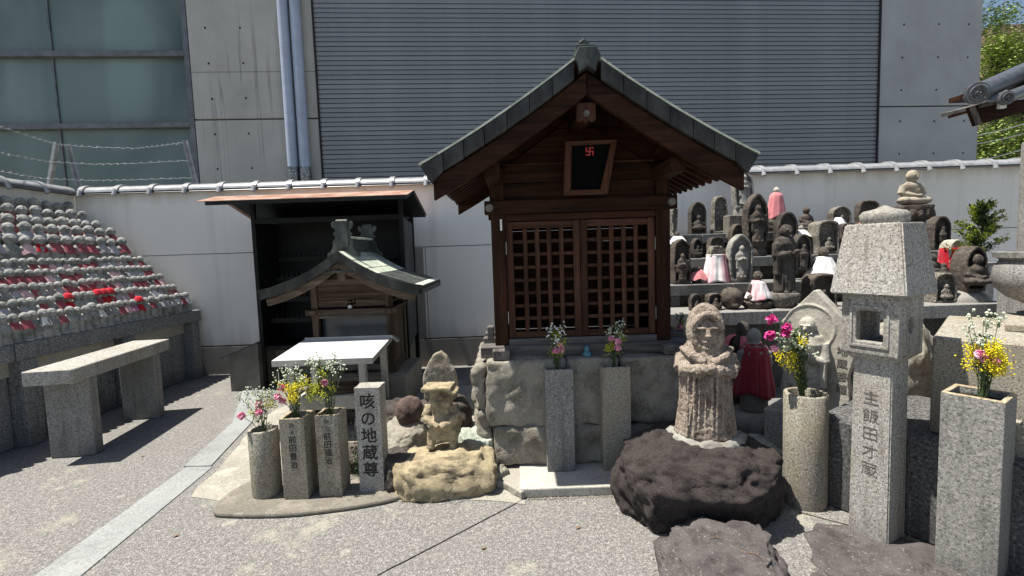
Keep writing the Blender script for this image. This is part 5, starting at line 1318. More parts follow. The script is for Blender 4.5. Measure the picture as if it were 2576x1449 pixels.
def cape_mesh(r0, r1, h, mat, seed, arc=5.4, folds=9, amp=.06, flat=.8, neck=True, sh=.60, name='cape', ragged=.06, face=-math.pi / 2):
    rnd = random.Random(seed); bm = bmesh.new(); rows, n = 14, 64; g = []
    ph = rnd.uniform(0, 6)
    for j in range(rows + 1):
        t = j / rows; row = []
        for i in range(n + 1):
            a = face + (i / n - .5) * arc
            q_ = min(1, t / .22); r = r0 + (r1 - r0) * (sh * math.sin(q_ * math.pi / 2) + (1 - sh) * max(0, (t - .22) / .78))
            r *= 1 + amp * t ** .6 * (math.sin(folds * a + ph + 1.2 * t) + .5 * math.sin(folds * 2.3 * a + ph * 2) + 1.3 * noise.noise(Vector((a * 2, t * 3, seed))) + .5 * noise.noise(Vector((a * 6, t * 7, seed + 9))))
            z = -h * (.17 * q_ ** 1.6 if t < .22 else .17 + .83 * (t - .22) / .78) * (1 + ragged * math.sin(a * 3 + ph) * t)
            row.append(bm.verts.new((math.cos(a) * r, math.sin(a) * r * flat, z)))
        g.append(row)
    for j in range(rows):
        for i in range(n): bm.faces.new((g[j][i], g[j][i + 1], g[j + 1][i + 1], g[j + 1][i]))
    bmesh.ops.recalc_face_normals(bm, faces=bm.faces)
    geo = bmesh.ops.extrude_face_region(bm, geom=bm.faces[:])
    for v in [v for v in geo['geom'] if isinstance(v, bmesh.types.BMVert)]: v.co += Vector((v.co.x, v.co.y, .0)).normalized() * .004
    if neck: tube(bm, [(math.cos(a) * r0 * 1.03, math.sin(a) * r0 * 1.03 * flat, -.004) for a in [face + (i / 24 - .5) * min(arc, 6.2) for i in range(25)]], r0 * .09, 6)
    return mesh_of(bm, name, mat, smooth=rad(180) - .01)

# carved jizo tablet
tz = .37; tab = tag(empty('jizo_tablet', (1.985, 3.10, tz), rad(ang + 3)), 'large pale granite tablet with pointed top and carved standing jizo', 'statue')
th = at(2052, 731, 3.08).z - tz; tw_ = .44
bm = bmesh.new(); o = outline('roofed', tw_, th); prism(bm, o, -.030, .075)
disc = [(math.cos(a) * .150, .565 + math.sin(a) * .155) for a in [2 * math.pi * i / 28 for i in range(28)]]; di = [(x * .93, .565 + (z - .565) * .93) for x, z in disc]
o2 = [(x, z) for x, z in o]
ringprism(bm, [(x - .03, z) for x, z in disc], [(x - .03, z) for x, z in di], -.037, 0)
fig_stand(bm, -.03, -.062, .02, .62, staff=True, bowl=True)
ell(bm, (-.03, -.02, .01), (.13, .10, .03))
tm = sculpt(bm, .0048, 1, .0008, 30, 6, S_PALE, 'tablet'); link('tablet_body', tm, tab)
text_col('地蔵菩薩', .060, .082, INKG, tab, (.155, -.0325, .43), bold=.0002)
# lantern
ln = tag(empty('stone_lantern', (1.812, 2.322, 0), rad(-61)), 'pale speckled granite lantern with sloped square cap and open light chamber', 'lantern')
def frustum(bm, w0, w1, z0, z1, cy=0):
    a = [bm.verts.new((sx * w0 / 2, sy * w0 / 2, z0)) for sx, sy in ((-1, -1), (1, -1), (1, 1), (-1, 1))]; b = [bm.verts.new((sx * w1 / 2, sy * w1 / 2, z1)) for sx, sy in ((-1, -1), (1, -1), (1, 1), (-1, 1))]
    bm.faces.new(a[::-1]); bm.faces.new(b)
    for i in range(4): j = (i + 1) % 4; bm.faces.new((a[i], a[j], b[j], b[i]))
def weather(bm, amp=.0015, f=18, cuts=8):
    bmesh.ops.subdivide_edges(bm, edges=bm.edges[:], cuts=cuts, use_grid_fill=True); roughen(bm, amp, f, 2)
ZC0, ZC1, ZR1 = .945, 1.235, 1.575
bm = bmesh.new(); frustum(bm, .174, .166, 0, ZC0 - .035); bmesh.ops.bevel(bm, geom=[e for e in bm.edges if abs(e.verts[0].co.z - e.verts[1].co.z) > .3], offset=.006, segments=2, affect='EDGES'); obj('shaft', bm, G_LIGHT, ln)
bm = bmesh.new(); frustum(bm, .168, .238, ZC0 - .035, ZC0 - .0005); obj('chamber_support', bm, G_LIGHT, ln)
# chamber: square tube with windows front/back and round holes in the sides, hollow
def chamber():
    bm = bmesh.new(); W_ = .242; H_ = ZC1 - ZC0; ow, oh = .112, .150; zc = H_ * .47; wl = .05
    def ringface(y0, y1):
        ho = [(-W_ / 2, 0), (W_ / 2, 0), (W_ / 2, H_), (-W_ / 2, H_)]; hi = [(-ow / 2, zc - oh / 2), (ow / 2, zc - oh / 2), (ow / 2, zc + oh / 2), (-ow / 2, zc + oh / 2)]
        ringprism(bm, ho, hi, y0, y1)
    ringface(-W_ / 2, -W_ / 2 + wl); ringface(W_ / 2 - wl, W_ / 2)
    n = 24; hr = .030
    for s in (-1, 1):
        sq_ = []; ci = []
        hw = W_ / 2 - wl
        for i in range(n):
            a = 2 * math.pi * i / n; c_, s_ = math.cos(a), math.sin(a); m_ = max(abs(c_) / hw, abs(s_) / (H_ / 2)); sq_.append((c_ / m_, H_ / 2 + s_ / m_)); ci.append((c_ * hr, H_ * .5 + s_ * hr * 1.35))
        b2 = bmesh.new(); ringprism(b2, sq_, ci, W_ / 2 - wl, W_ / 2) ; bmesh.ops.rotate(b2, verts=b2.verts, cent=(0, 0, 0), matrix=RZ(s * math.pi / 2)); me = bpy.data.meshes.new('t'); b2.to_mesh(me); b2.free(); bm.from_mesh(me); bpy.data.meshes.remove(me)
    box(bm, (0, 0, .012), (W_ - .01, W_ - .01, .024)); box(bm, (0, 0, H_ - .012), (W_ - .01, W_ - .01, .024))
    return sculpt(bm, .006, 0, 0, mat=G_LIGHT, name='chamber')
link('light_chamber', chamber(), ln, (0, 0, ZC0))
bm = bmesh.new(); o1 = [(-.083, .036), (.083, .036), (.083, .236), (-.083, .236)]; o2 = [(-.072, .047), (.072, .047), (.072, .225), (-.072, .225)]
ringprism(bm, o1, o2, -.127, -.120); obj('window_moulding', bm, G_LIGHT, ln, (0, 0, ZC0 + .0), bevel=.001)
bm = bmesh.new(); frustum(bm, .324, .236, ZC1 + .0005, ZR1); bmesh.ops.bevel(bm, geom=bm.edges[:], offset=.007, segments=3, affect='EDGES'); obj('cap', bm, G_LIGHT, ln, smooth=rad(40))
bm = bmesh.new(); lathe(bm, [(.085, 0), (.098, .01), (.100, .045), (.085, .062), (.04, .072), (.015, .085), (.004, .09)], 30); roughen(bm, .003, 18, 5); obj('finial', bm, G_LIGHT, ln, (0, 0, ZR1 - .004), smooth=1)
zt1_ = at(2188, 1004, 2.27).z
text_col('主飯田才蔵', .076, .0905, INKG, ln, (.0, -.0855 - .0012, zt1_ + .0), bold=-.0013)
# dark plinth, block, bowl
u = Vector((.555, -.832)); vv = Vector((.832, .555)); P0 = Vector((1.80, 2.53))
dp = tag(empty('dark_plinth', (P0.x, P0.y, 0), math.atan2(u.y, u.x)), 'long dark granite plinth behind the lantern with glossy sunlit top', 'plinth'); boxobj('block', (.45, .42, .255), (1.2, .84, .51), G_DARK, dp, bevel=.01)
u = Vector((.695, -.719)).normalized(); P0 = Vector((2.095, 2.355))
ba = tag(empty('granite_block', (P0.x, P0.y, .512), math.atan2(u.y, u.x)), 'massive speckled granite block behind the right hand flower post', 'block')
boxobj('block', (.5, .46, .245), (1.0, .92, .49), G_TAN, ba, bevel=.008); boxobj('upper_slab', (.62, .63, .51), (.74, .52, .04), G_TAN, ba, bevel=.006)
bw_ = tag(empty('stone_basin', (3.03, 2.66, 1.03)), 'large round lobed granite basin on a stem at the right edge', 'basin')
bm = bmesh.new(); lathe(bm, [(.13, 0), (.135, .02), (.06, .04), (.05, .06), (.11, .075), (.18, .11), (.228, .16), (.245, .22), (.238, .28), (.215, .325), (.225, .335), (.245, .34), (.248, .37), (.20, .373), (.19, .34)], 48, fn=lambda a, z: 1 + (.035 * abs(math.sin(a * 2.5)) if .09 < z < .29 else 0)); obj('bowl', bm, G_GREY, bw_, smooth=rad(60))
# big flower post
hb = .815; fp = well_post('flower_post', (2.03, 2.045, 0), rad(-56.3), .205, .20, hb, G_GREY, 'tall square granite flower post with tan rim at lower right', well=.72, depth=.05, bevel=.004, topmat=RIM)
boxobj('rim_stain', (0, 0, hb + .0), (.01, .01, .001), G_TAN, fp) if False else None
bouquet((2.045, 2.04, hb + .0), 'bright bunch of yellow goldenrod and pale pink carnations in the large post', 61, .30, .062, 4, 9, 9, 1.15, (0, 0), pdx=-.035, ydx=.035, leaves=50, dens=1.6)
np_ = on(2526, 1067, .65); well_post('flower_post', (np_.x + .155, np_.y - .035, 0), rad(-56.3), .21, .2, .65, G_TAN, 'tan granite flower post cut off by the right edge, lower than its neighbour', well=.6)

# ================================================================== BIG ROUGH STATUE
hs_ = tag(empty('hooded_statue', (1.105, 2.72, .385), rad(-14)), 'rough pinkish granite hooded figure with folded arms on the dark boulder', 'statue')
bm = bmesh.new()
def flute(a, z): return 1 + (.035 * (abs(math.cos(a * 6.5 + .4 * math.sin(z * 9))) - .5) * (1 if z < .36 else 0))
lathe(bm, [(.146, 0), (.170, .025), (.160, .10), (.145, .22), (.142, .34), (.152, .42), (.150, .465), (.122, .52), (.098, .56)], 72, sy=.82, fn=flute)
ell(bm, (0, .012, .625), (.104, .105, .155), sub=4)
ell(bm, (0, -.052, .618), (.066, .058, .098))                      # face
tube(bm, [(math.cos(a) * .074, -.082 - .016 * max(0, math.sin(a)), .622 + math.sin(a) * .108) for a in [-.9 + 4.94 * i / 18 for i in range(19)]], .021, 8)
for s in (-1, 1):
    cone(bm, (s * .118, 0, .475), (s * .130, -.055, .405), .048, .050, 14); cone(bm, (s * .130, -.055, .405), (s * .03, -.135, .425), .048, .036, 14)
    ell(bm, (s * .030, -.104, .652), (.026, .018, .009)); ell(bm, (s * .030, -.098, .630), (.017, .015, .009))
    tube(bm, [(s * .02, -.13, .462), (s * .09, -.11, .50), (s * .13, -.03, .525)], .020, 8)
cone(bm, (0, -.104, .655), (0, -.126, .602), .009, .018, 8); ell(bm, (0, -.104, .575), (.026, .016, .007)); ell(bm, (0, -.098, .559), (.018, .015, .008)); ell(bm, (0, -.088, .535), (.032, .025, .020))
ell(bm, (0, -.145, .432), (.045, .028, .030))
for k in range(8): tube(bm, [(-.105 + k * .030, -.108 - .022 * math.cos((k - 3.5) * .38), .385), (-.112 + k * .032 + .008 * math.sin(k * 2), -.105 - .025 * math.cos((k - 3.5) * .38), .02)], .0065 + .003 * math.sin(k * 1.7), 7)
me = sculpt(bm, .0045, 1, .0042, 52, 8, S_ROUGH, 'hooded_statue'); link('statue_body', me, hs_)
bm = bmesh.new(); ring = [(math.cos(a) * .185 * (1 + .08 * math.sin(a * 5)), math.sin(a) * .155 * (1 + .08 * math.cos(a * 4)), -.012 + .006 * math.sin(a * 7)) for a in [2 * math.pi * i / 40 for i in range(40)]]; ring.append(ring[0]); tube(bm, ring, .038, 8); ell(bm, (0, 0, -.012), (.19, .16, .03))
link('mortar_bed', sculpt(bm, .01, 1, .010, 30, 3, S_GREY, 'mortar'), hs_)

# worn yellow seated figure
yf = tag(empty('worn_figure', (at(1117, 1130, 3.06).x, 3.06, .225), rad(-6)), 'small badly worn ochre stone figure with flat wide hat on the yellow rock', 'statue')
bm = bmesh.new()
box(bm, (0, .01, .10), (.185, .12, .075)); ell(bm, (0, -.0, .175), (.10, .075, .065))
for s in (-1, 1): cone(bm, (s * .075, -.04, .0), (s * .072, -.01, .11), .026, .034, 10)
cone(bm, (0, .01, .17), (0, .01, .30), .085, .068, 14, .8)
for s in (-1, 1):
    cone(bm, (s * .085, .0, .285), (s * .105, -.035, .215), .026, .030, 10); cone(bm, (s * .105, -.035, .215), (s * .008, -.088, .165), .030, .022, 10)
box(bm, (0, 0, .345), (.130, .11, .12)); cone(bm, (0, 0, .28), (0, 0, .34), .07, .066, 12, .85)
box(bm, (-.012, -.018, .415), (.195, .15, .020), RY(rad(-2))); box(bm, (.070, -.02, .398), (.09, .14, .022), RY(rad(28))); box(bm, (-.075, -.02, .405), (.07, .14, .02), RY(rad(-8)))
cone(bm, (.015, -.055, .372), (.012, -.078, .345), .012, .020, 8); ell(bm, (-.015, -.058, .322), (.030, .016, .010), sub=2)
link('figure_body', sculpt(bm, .006, 1, .0055, 34, 12, S_YELLOW, 'worn_figure'), yf)

# caped monks behind
lt = tag(empty('lotus_base', (at(1893, 1095, 3.62).x, 3.62, .0)), 'dark round carved lotus base under the maroon caped statue', 'pedestal')
bm = bmesh.new(); lathe(bm, [(.17, .03), (.20, .06), (.205, .13), (.18, .19), (.14, .205)], 40, fn=lambda a, z: 1 + .05 * abs(math.sin(a * 4))); lathe(bm, [(.16, -.02), (.2, .0), (.18, .04)], 30); obj('base_body', bm, S_GREY, lt, smooth=rad(50))
def monk(loc, rz, h, mat, label, capemat, cr0=.08, cr1=.28, cz=.83, ch_=.50, seed=1, bow=False, kind='stand', arc=5.6, cat='statue', capename='cape', flat=.78):
    t = tag(empty('caped_statue', loc, rz), label, cat); bm = bmesh.new()
    (fig_stand if kind == 'stand' else fig_seat)(bm, 0, 0, 0, h)
    link('statue_body', sculpt(bm, h * .016, 1, h * .004, 20, seed, mat, 'statue'), t)
    c = link(capename, cape_mesh(cr0 * h, cr1 * h, ch_ * h, capemat, seed, arc=arc, flat=flat, sh=.55 if kind == 'stand' else .35), t, (0, -.02 * h, cz * h))
    if bow:
        bm = bmesh.new()
        for s in (-1, 1):
            tube(bm, [(0, 0, 0), (s * .04, -.01, .012), (s * .055, -.008, 0), (s * .03, -.004, -.008), (0, 0, 0)], .006, 6); tube(bm, [(0, 0, 0), (s * .012, -.012, -.06), (s * .004, -.016, -.11)], .005, 5)
        obj('bow', bm, capemat, t, (0, cr0 * h * flat * 1.1, cz * h - .008), rot=(0, 0, math.pi))
    return t
hm = at(1900, 826, 3.62).z - .205
m1 = monk((lt.location.x + .01, 3.62, .203), rad(172), hm, S_GREY, 'small grey jizo seen from behind wearing a maroon cape tied with bow', C_MAROON, .075, .225, .825, .62, 3, bow=True, flat=.85, arc=6.27)
m2p = at(1868, 1000, 3.86); monk((m2p.x, 3.88, .20), rad(120), .66, S_DARK, 'dark stone jizo turned left with pink cape behind the maroon caped one', C_PINKF, .085, .31, .83, .45, 4)
rock((m2p.x, 3.9, .09), (.4, .4, .26), 44, S_DARK, 'dark base stone under the pink caped jizo', amp=.08, cuts=(((0, 0, 1), .11),))

# ================================================================== RIGHT HAND TERRACE
Z1, Z2, Z3, Z4 = at(1700, 789, 4.5).z, at(1720, 717, 4.95).z, at(1740, 651, 5.35).z, at(1700, 591, 5.75).z
ter = tag(empty('stone_terrace', (3.2, 5.4, 0)), 'four stepped granite terrace carrying old stone buddhas along the back wall', 'terrace')
def tp_(name, x0, x1, y0, y1, z0, z1, mat, bev=.006): return boxobj(name, ((x0 + x1) / 2 - 3.2, (y0 + y1) / 2 - 5.4, (z0 + z1) / 2), (x1 - x0, y1 - y0, z1 - z0), mat, ter, bevel=bev)
XR = [4.95, 4.95, 5.0, 5.05]; S_STEP = weathered('stone_step', (.17, .17, .16), (.34, .34, .32), (.05, .05, .048), 4, .003, .4)
xs1 = [1.35, 2.45, 3.55, 4.75]
for a, b in zip(xs1, xs1[1:]): tp_('shelf_slab', a + .003, b - .003, 4.48, 4.97, Z1 - .125, Z1, G_GREY)
tp_('support_panel', 1.35, 1.75, 4.56, 4.72, 0, Z1 - .127, G_GREY); tp_('support_panel', 1.80, 2.05, 4.60, 4.70, 0, Z1 - .127, G_TAN)
tp_('dark_panel', 2.0, 4.7, 4.85, 4.93, 0, Z1 - .127, G_DARK); tp_('support_post', 4.5, 4.72, 4.52, 4.70, 0, Z1 - .127, G_GREY)  # dark sheet under the shelf: shade of the open void put into its colour
for (y0, y1, z, zb_, xr) in ((4.95, 5.38, Z2, Z1, 4.75), (5.35, 5.78, Z3, Z2, 4.9), (5.75, 6.25, Z4, Z3, 5.0)):
    xx = [1.2, 2.3, 3.4, xr]
    for a, b in zip(xx, xx[1:]):
        tp_('shelf_slab', a + .003, b - .003, y0, y1, z - .11, z, S_STEP)
    tp_('riser_panel', 1.2, xr - .1, y0 + .10, y0 + .16, zb_ + .002, z - .112, S_DARK)
    for px_ in (1.6, 2.65, 3.7, xr - .2): tp_('support_block', px_, px_ + .16, y0 + .03, y0 + .09, zb_ + .002, z - .112, G_DARK)
tp_('rear_base', 1.2, 4.9, 5.6, 6.2, 0, Z3 - .25, G_DARK)
def r1(x, y): return 1661 + .26466 * x, 415.3 + .26466 * y
def r2(x, y): return 2044.5 + .28656 * x, 383.3 + .28656 * y
def geo(cv, x, zt_, w, Y, z):
    bx__, by__ = cv(x, zt_); T = at(bx__, by__, Y)
    for _ in range(3):          # follow the lean of the picture down to the foot
        d_ = T.z - z; pxl = bx__ + d_ / Y * 1200 * math.tan(ROLL); T = Vector((at(pxl, by__, Y).x, Y, T.z))
        break
    k = (cv(1, 0)[0] - cv(0, 0)[0]) * Y / FPX
    return T.x, T.z - z, w * k
def stele(cv, x, top, w, Y, z, style, fig, mat, label, d=.12, rz=0, figh=.6, seed=0, bib=None, cat='statue', name='carved_stone', base=None, lift=0, figx=0):
    X, h, wd = geo(cv, x, top, w, Y, z + lift)
    if not base: pass
    bm = stele_bm(style, wd, h, d, fig, seed, figh, None, figx * wd)
    t = tag(empty(name, (X, Y, z), rad(rz)), label, cat)
    link('carved_body', sculpt(bm, .0095, 1, .004, 24, seed, mat, name), t, (0, 0, lift))
    if base:
        bm = bmesh.new(); lathe(bm, [(wd * .5, 0), (wd * .55, .02), (wd * .5, lift * .6), (wd * .42, lift)], 24, sy=.7); roughen(bm, .006, 20, seed); obj('base_stone', bm, mat, t, smooth=1)
    if bib: link('bib', bib_mesh(wd * bib[1], wd * bib[2], seed, bib[0]), t, (bib[3] * wd if len(bib) > 3 else 0, -d * .5, lift + h * bib[4] if len(bib) > 4 else h * .75))
    return t, h, wd, X
# top terrace
stele(r1, 120, 395, 55, 5.95, Z4, 'rough', None, S_MOSS, 'lichened rough stone half hidden by the wooden shrine post, top terrace', seed=1)
stele(r1, 338, 352, 148, 5.95, Z4, 'arch', 'seat', S_DARK, 'dark arch topped stele, leftmost whole stone on the top terrace', seed=2, figh=.45)
stele(r1, 545, 292, 130, 5.95, Z4, 'rough', None, S_MOSS, 'rough lichen mottled rectangular stone between arch stele and tall pointed stele', seed=3)
stele(r1, 766, 55, 180, 6.0, Z4, 'point', 'stand', S_GREY, 'tallest pointed grey stele with praying buddha relief on the top terrace', seed=4, figh=.78, lift=.30, base=True)
X, h, wd = geo(r1, 1090, 210, 150, 5.95, Z4 + .16); rb = rock((X, 5.95, Z4 + .075), (.34, .28, .19), 61, S_DARK, 'dark round stone base of the pink robed standing figure', amp=.08, cuts=(((0, 0, 1), .08),), name='base_stone')
monk((X, 5.95, Z4 + .15), rad(8), h + .01, S_PALE, 'standing pale figure in long pink robe with white collar on the top terrace', C_PINK, .07, .29, .835, .80, 5, capename='robe')
X, h, wd = geo(r1, 1378, 395, 165, 5.95, Z4 + .03); t = tag(empty('seated_statue', (X, 5.95, Z4 + .0), rad(8)), 'small dark seated figure holding a bowl, beside the pink robed figure', 'statue'); bm = bmesh.new(); fig_seat(bm, 0, 0, .03, h); box(bm, (0, 0, .02), (.36, .24, .04)); link('statue_body', sculpt(bm, .009, 1, .002, 20, 6, S_BROWN, 'seated'), t)
stele(r2, 226, 475, 165, 5.95, Z4, 'arch', 'seat', S_MOSS, 'dark rounded stele wearing a small white bib, top terrace', seed=7, figh=.5, bib=(C_WHITE, .30, .42, -.25, .52))
stele(r2, 470, 422, 158, 5.95, Z4, 'rough', 'seat', S_BROWN, 'leaning brown carved rock with small pink bib, top terrace', seed=8, figh=.5, rz=-8, bib=(C_PINK, .30, .40, -.25, .42))
# large seated buddha on lotus
X, h, wd = geo(r2, 872, 165, 370, 5.9, Z4 + .27)
bd = tag(empty('seated_buddha', (X - .0, 5.92, Z4), rad(12)), 'large pale seated stone buddha on lotus pedestal, highest right of the terrace', 'statue')
bm = bmesh.new(); fig_seat(bm, 0, 0, 0, h)
for v in bm.verts:
    v.co.x *= 1.32 if v.co.z < h * .66 else 1.22
    v.co.z *= 1.05
link('statue_body', sculpt(bm, .0065, 1, .0015, 16, 9, S_BUDDHA, 'buddha'), bd, (0, 0, .265))
bm = bmesh.new(); lathe(bm, [(.17, 0), (.20, .03), (.16, .06), (.20, .11), (.235, .18), (.25, .25), (.24, .265)], 48, sy=.8, fn=lambda a, z: 1 + .06 * abs(math.sin(a * 4)) * (1 if z > .05 else 0)); 
for k in range(9):
    a = -math.pi * (k + .5) / 9; ell(bm, (math.cos(a) * .20, math.sin(a) * .16, .165), (.058, .055, .078)); ell(bm, (math.cos(a) * .235, math.sin(a) * .19, .145), (.03, .03, .045))
obj('lotus_pedestal', bm, S_BROWN, bd, smooth=rad(50))
# third terrace
stele(r1, 1180, 445, 185, 5.60, Z3, 'arch', 'seat', S_DARK, 'dark round shouldered stele behind the tall standing jizo', seed=10, figh=.55)
stele(r1, 885, 270, 205, 5.50, Z3, 'point', 'stand', S_BROWN, 'tall dark boat shaped stele with standing figure, pointed top', seed=11, figh=.68, lift=.10, base=True, d=.14)
stele(r1, 715, 560, 130, 5.62, Z3, 'arch', 'stand', S_BROWN, 'small brown arched stele left of the tall boat shaped stele', seed=12, figh=.6)
boxobj_ = tag(boxobj('stone_block', at(r1(690, 590)[0], r1(690, 590)[1], 5.75), (.17, .16, .28), S_MOSS, None, .01, loc=(0, 0, 0)), 'squared mottled stone block behind the small brown arched stele', 'block')
stele(r1, 520, 680, 140, 5.6, Z3, 'rough', None, S_BROWN, 'brown pointed rock standing behind the pink and white robed stone', seed=13)
stele(r1, 335, 695, 85, 5.5, Z3, 'point', 'seat', S_DARK, 'small narrow pointed stele on the third step near the wooden shrine', seed=14, figh=.5)
X, h, wd = geo(r1, 150, 630, 90, 5.55, Z3); t = tag(empty('small_statue', (X, 5.55, Z3), rad(5)), 'small statue with pale collar peeping over the brown stele by the shrine post', 'statue'); bm = bmesh.new(); fig_stand(bm, 0, 0, 0, h); link('statue_body', sculpt(bm, .008, 1, .002, 20, 15, S_BROWN, 's'), t); link('collar', bib_mesh(.10, .10, 3, C_WHITE), t, (0, 0, h * .82))
stele(r1, 1540, 520, 205, 5.55, Z3, 'rough', 'seat', S_MOSS, 'bulky reddish lichened stone with knobbly top on the third step', seed=16, figh=.35, d=.22)
stele(r2, 290, 615, 150, 5.55, Z3, 'rough', None, S_BROWN, 'reddish brown carved stone partly hidden by the lantern cap', seed=17)
stele(r2, 1095, 560, 165, 5.55, Z3, 'arch', 'stand', S_DARK, 'dark arched stele with small relief figures right of the lantern cap', seed=18, figh=.6, rz=6)
X, h, wd = geo(r1, 1325, 572, 90, 5.62, Z3); t = tag(empty('small_statue', (X, 5.62, Z3), rad(5)), 'little statue with white collar above the dark stele right of the tall jizo', 'statue'); bm = bmesh.new(); fig_stand(bm, 0, 0, 0, h); link('statue_body', sculpt(bm, .008, 1, .002, 20, 19, S_GREY, 's'), t); link('collar', bib_mesh(.085, .075, 4, C_WHITE), t, (0, 0, h * .84))
# second terrace
stele(r1, 172, 712, 160, 5.12, Z2, 'rough', 'stand', S_BROWN, 'broad brown stele with carved figure beside the wooden shrine post', seed=20, figh=.6, d=.16)
X, h, wd = geo(r1, 515, 760, 150, 5.12, Z2); t = tag(empty('robed_stone', (X, 5.12, Z2)), 'mottled stone wrapped in a long pink and white robe', 'statue'); bm = bmesh.new(); prism(bm, outline('rough', .155, h, 7), -.07, .07); link('stone', sculpt(bm, .010, 1, .006, 22, 21, S_MOSS, 's'), t); link('robe', cape_mesh(.090, .145, h * .74, C_PW, 5, arc=6.2, folds=7, amp=.07, flat=.95, sh=.12), t, (0, 0, h * .745))
stele(r1, 735, 655, 228, 5.08, Z2, 'point', 'stand', S_GREY, 'clean light grey pointed tablet with standing monk carrying a staff', seed=22, figh=.66, d=.12, lift=.0)
X, h, wd = geo(r1, 340, 970, 95, 5.1, Z2); t = tag(empty('small_round_stone', (X, 5.1, Z2)), 'tiny dark stone with short pink bib beside the pink and white robe', 'statue'); bm = bmesh.new(); lathe(bm, [(.045, 0), (.05, .02), (.05, h * .7), (.042, h * .95), (.02, h)], 20); obj('stone', bm, S_DARK, t, smooth=1); link('bib', bib_mesh(.075, h * .6, 5, C_PINK), t, (.01, 0, h * .86))
stele(r1, 1325, 655, 150, 5.15, Z2 + .10, 'arch', 'stand', S_DARK, 'dark arched stele with standing figure right of the tall jizo', seed=23, figh=.62)
X, h, wd = geo(r1, 1538, 775, 215, 5.12, Z2 + .04); monk((X, 5.12, Z2 + .0), rad(4), h + .04, S_BROWN, 'seated dark figure wrapped in a bright white cloth', C_WHITE, .12, .50, .70, .60, 8, kind='seat', capename='cloth')
X, h, wd = geo(r2, 1218, 765, 190, 5.12, Z2); t = tag(empty('red_cloth_stone', (X, 5.12, Z2)), 'rounded pale stone wearing a long bright red cloth', 'statue'); bm = bmesh.new(); prism(bm, outline('arch', .19, h), -.07, .07); link('stone', sculpt(bm, .010, 1, .005, 22, 24, S_PALE, 's'), t); link('cloth', cape_mesh(.102, .125, h * .74, C_RED, 6, arc=6.2, folds=6, amp=.06, flat=.8), t, (0, 0, h * .755))
X, h, wd = geo(r2, 1078, 870, 105, 5.08, Z2 - .02); t = tag(empty('small_statue', (X, 5.08, Z2), rad(-5)), 'small dark figure group between the lantern cap and the red cloth', 'statue'); bm = bmesh.new(); fig_seat(bm, -.03, 0, 0, h * .85); fig_seat(bm, .06, -.03, 0, h * .5); link('statue_body', sculpt(bm, .009, 1, .003, 20, 25, S_DARK, 's'), t)
# first terrace
stele(r1, 330, 1222, 115, 4.68, Z1, 'arch', 'seat', S_DARK, 'small dark arched stele, leftmost on the lowest shelf', seed=30, figh=.5, d=.09)
stele(r1, 502, 1215, 132, 4.68, Z1, 'rough', 'seat', S_BROWN, 'small square brown relief stone, second on the lowest shelf', seed=31, figh=.6, d=.11)
stele(r1, 680, 1165, 195, 4.68, Z1, 'egg', 'seat', S_BROWN, 'egg shaped brown stone with tiny figure on the lowest shelf', seed=32, figh=.45, d=.15)
X, h, wd = geo(r1, 925, 1000, 260, 4.68, Z1 + .075); lb = tag(empty('seated_statue', (X, 4.70, Z1), rad(8)), 'seated jizo with pink and white cape on dark lotus base, lowest shelf', 'statue')
bm = bmesh.new(); fig_seat(bm, 0, 0, 0, h); link('statue_body', sculpt(bm, .008, 1, .002, 20, 33, S_BROWN, 's'), lb, (0, 0, .07)); bm = bmesh.new(); lathe(bm, [(.11, 0), (.135, .03), (.14, .06), (.12, .075)], 36, sy=.85, fn=lambda a, z: 1 + .05 * abs(math.sin(a * 5))); obj('lotus_base', bm, S_BROWN, lb, smooth=1)
link('cape', cape_mesh(.10 * h, .42 * h, h * .62, C_PW, 9, arc=5.9, folds=8, amp=.09, flat=.85, sh=.38), lb, (0, -.01, .07 + h * .69), rad(10))
X, h, wd = geo(r1, 1172, 560, 230, 4.68, Z1 + .15); jb_ = tag(empty('standing_jizo', (X + .0, 4.70, Z1), rad(12)), 'tall weathered standing jizo with jewel hand on mossy round base', 'statue')
bm = bmesh.new(); fig_stand(bm, 0, 0, 0, h, bowl=True); link('statue_body', sculpt(bm, .006, 1, .0018, 18, 34, S_DARK, 's'), jb_, (0, 0, .145)); bm = bmesh.new(); lathe(bm, [(.10, 0), (.125, .02), (.15, .09), (.155, .13), (.14, .148)], 36, sy=.85, fn=lambda a, z: 1 + .03 * abs(math.sin(a * 5))); roughen(bm, .004, 30, 4); obj('round_base', bm, S_MOSS, jb_, smooth=1)
stele(r1, 1492, 1030, 245, 4.70, Z1, 'rough', 'seat', S_BROWN, 'dark peaked rock with tiny carved figure beside the tall jizo', seed=35, figh=.4, d=.2)
stele(r2, 1100, 1055, 190, 4.72, Z1, 'rough', 'seat', S_MOSS, 'knobbly dark speckled rock right of the lantern on the lowest shelf', seed=36, figh=.5, d=.18)
t, h, wd, X = stele(r2, 1364, 820, 195, 4.70, Z1, 'point', 'seat', S_BROWN, 'tall brown egg topped stele with seated figure, right end of lowest shelf', seed=37, figh=.68, d=.18, lift=.10)
t.children[0].name = 'carved_body'; bm = bmesh.new(); ell(bm, (0, 0, .0), (.19, .15, .12)); bmesh.ops.delete(bm, geom=[v for v in bm.verts if v.co.z < -.001], context='VERTS'); roughen(bm, .01, 12, 3); obj('base_stone', bm, S_GREY, t, smooth=1)
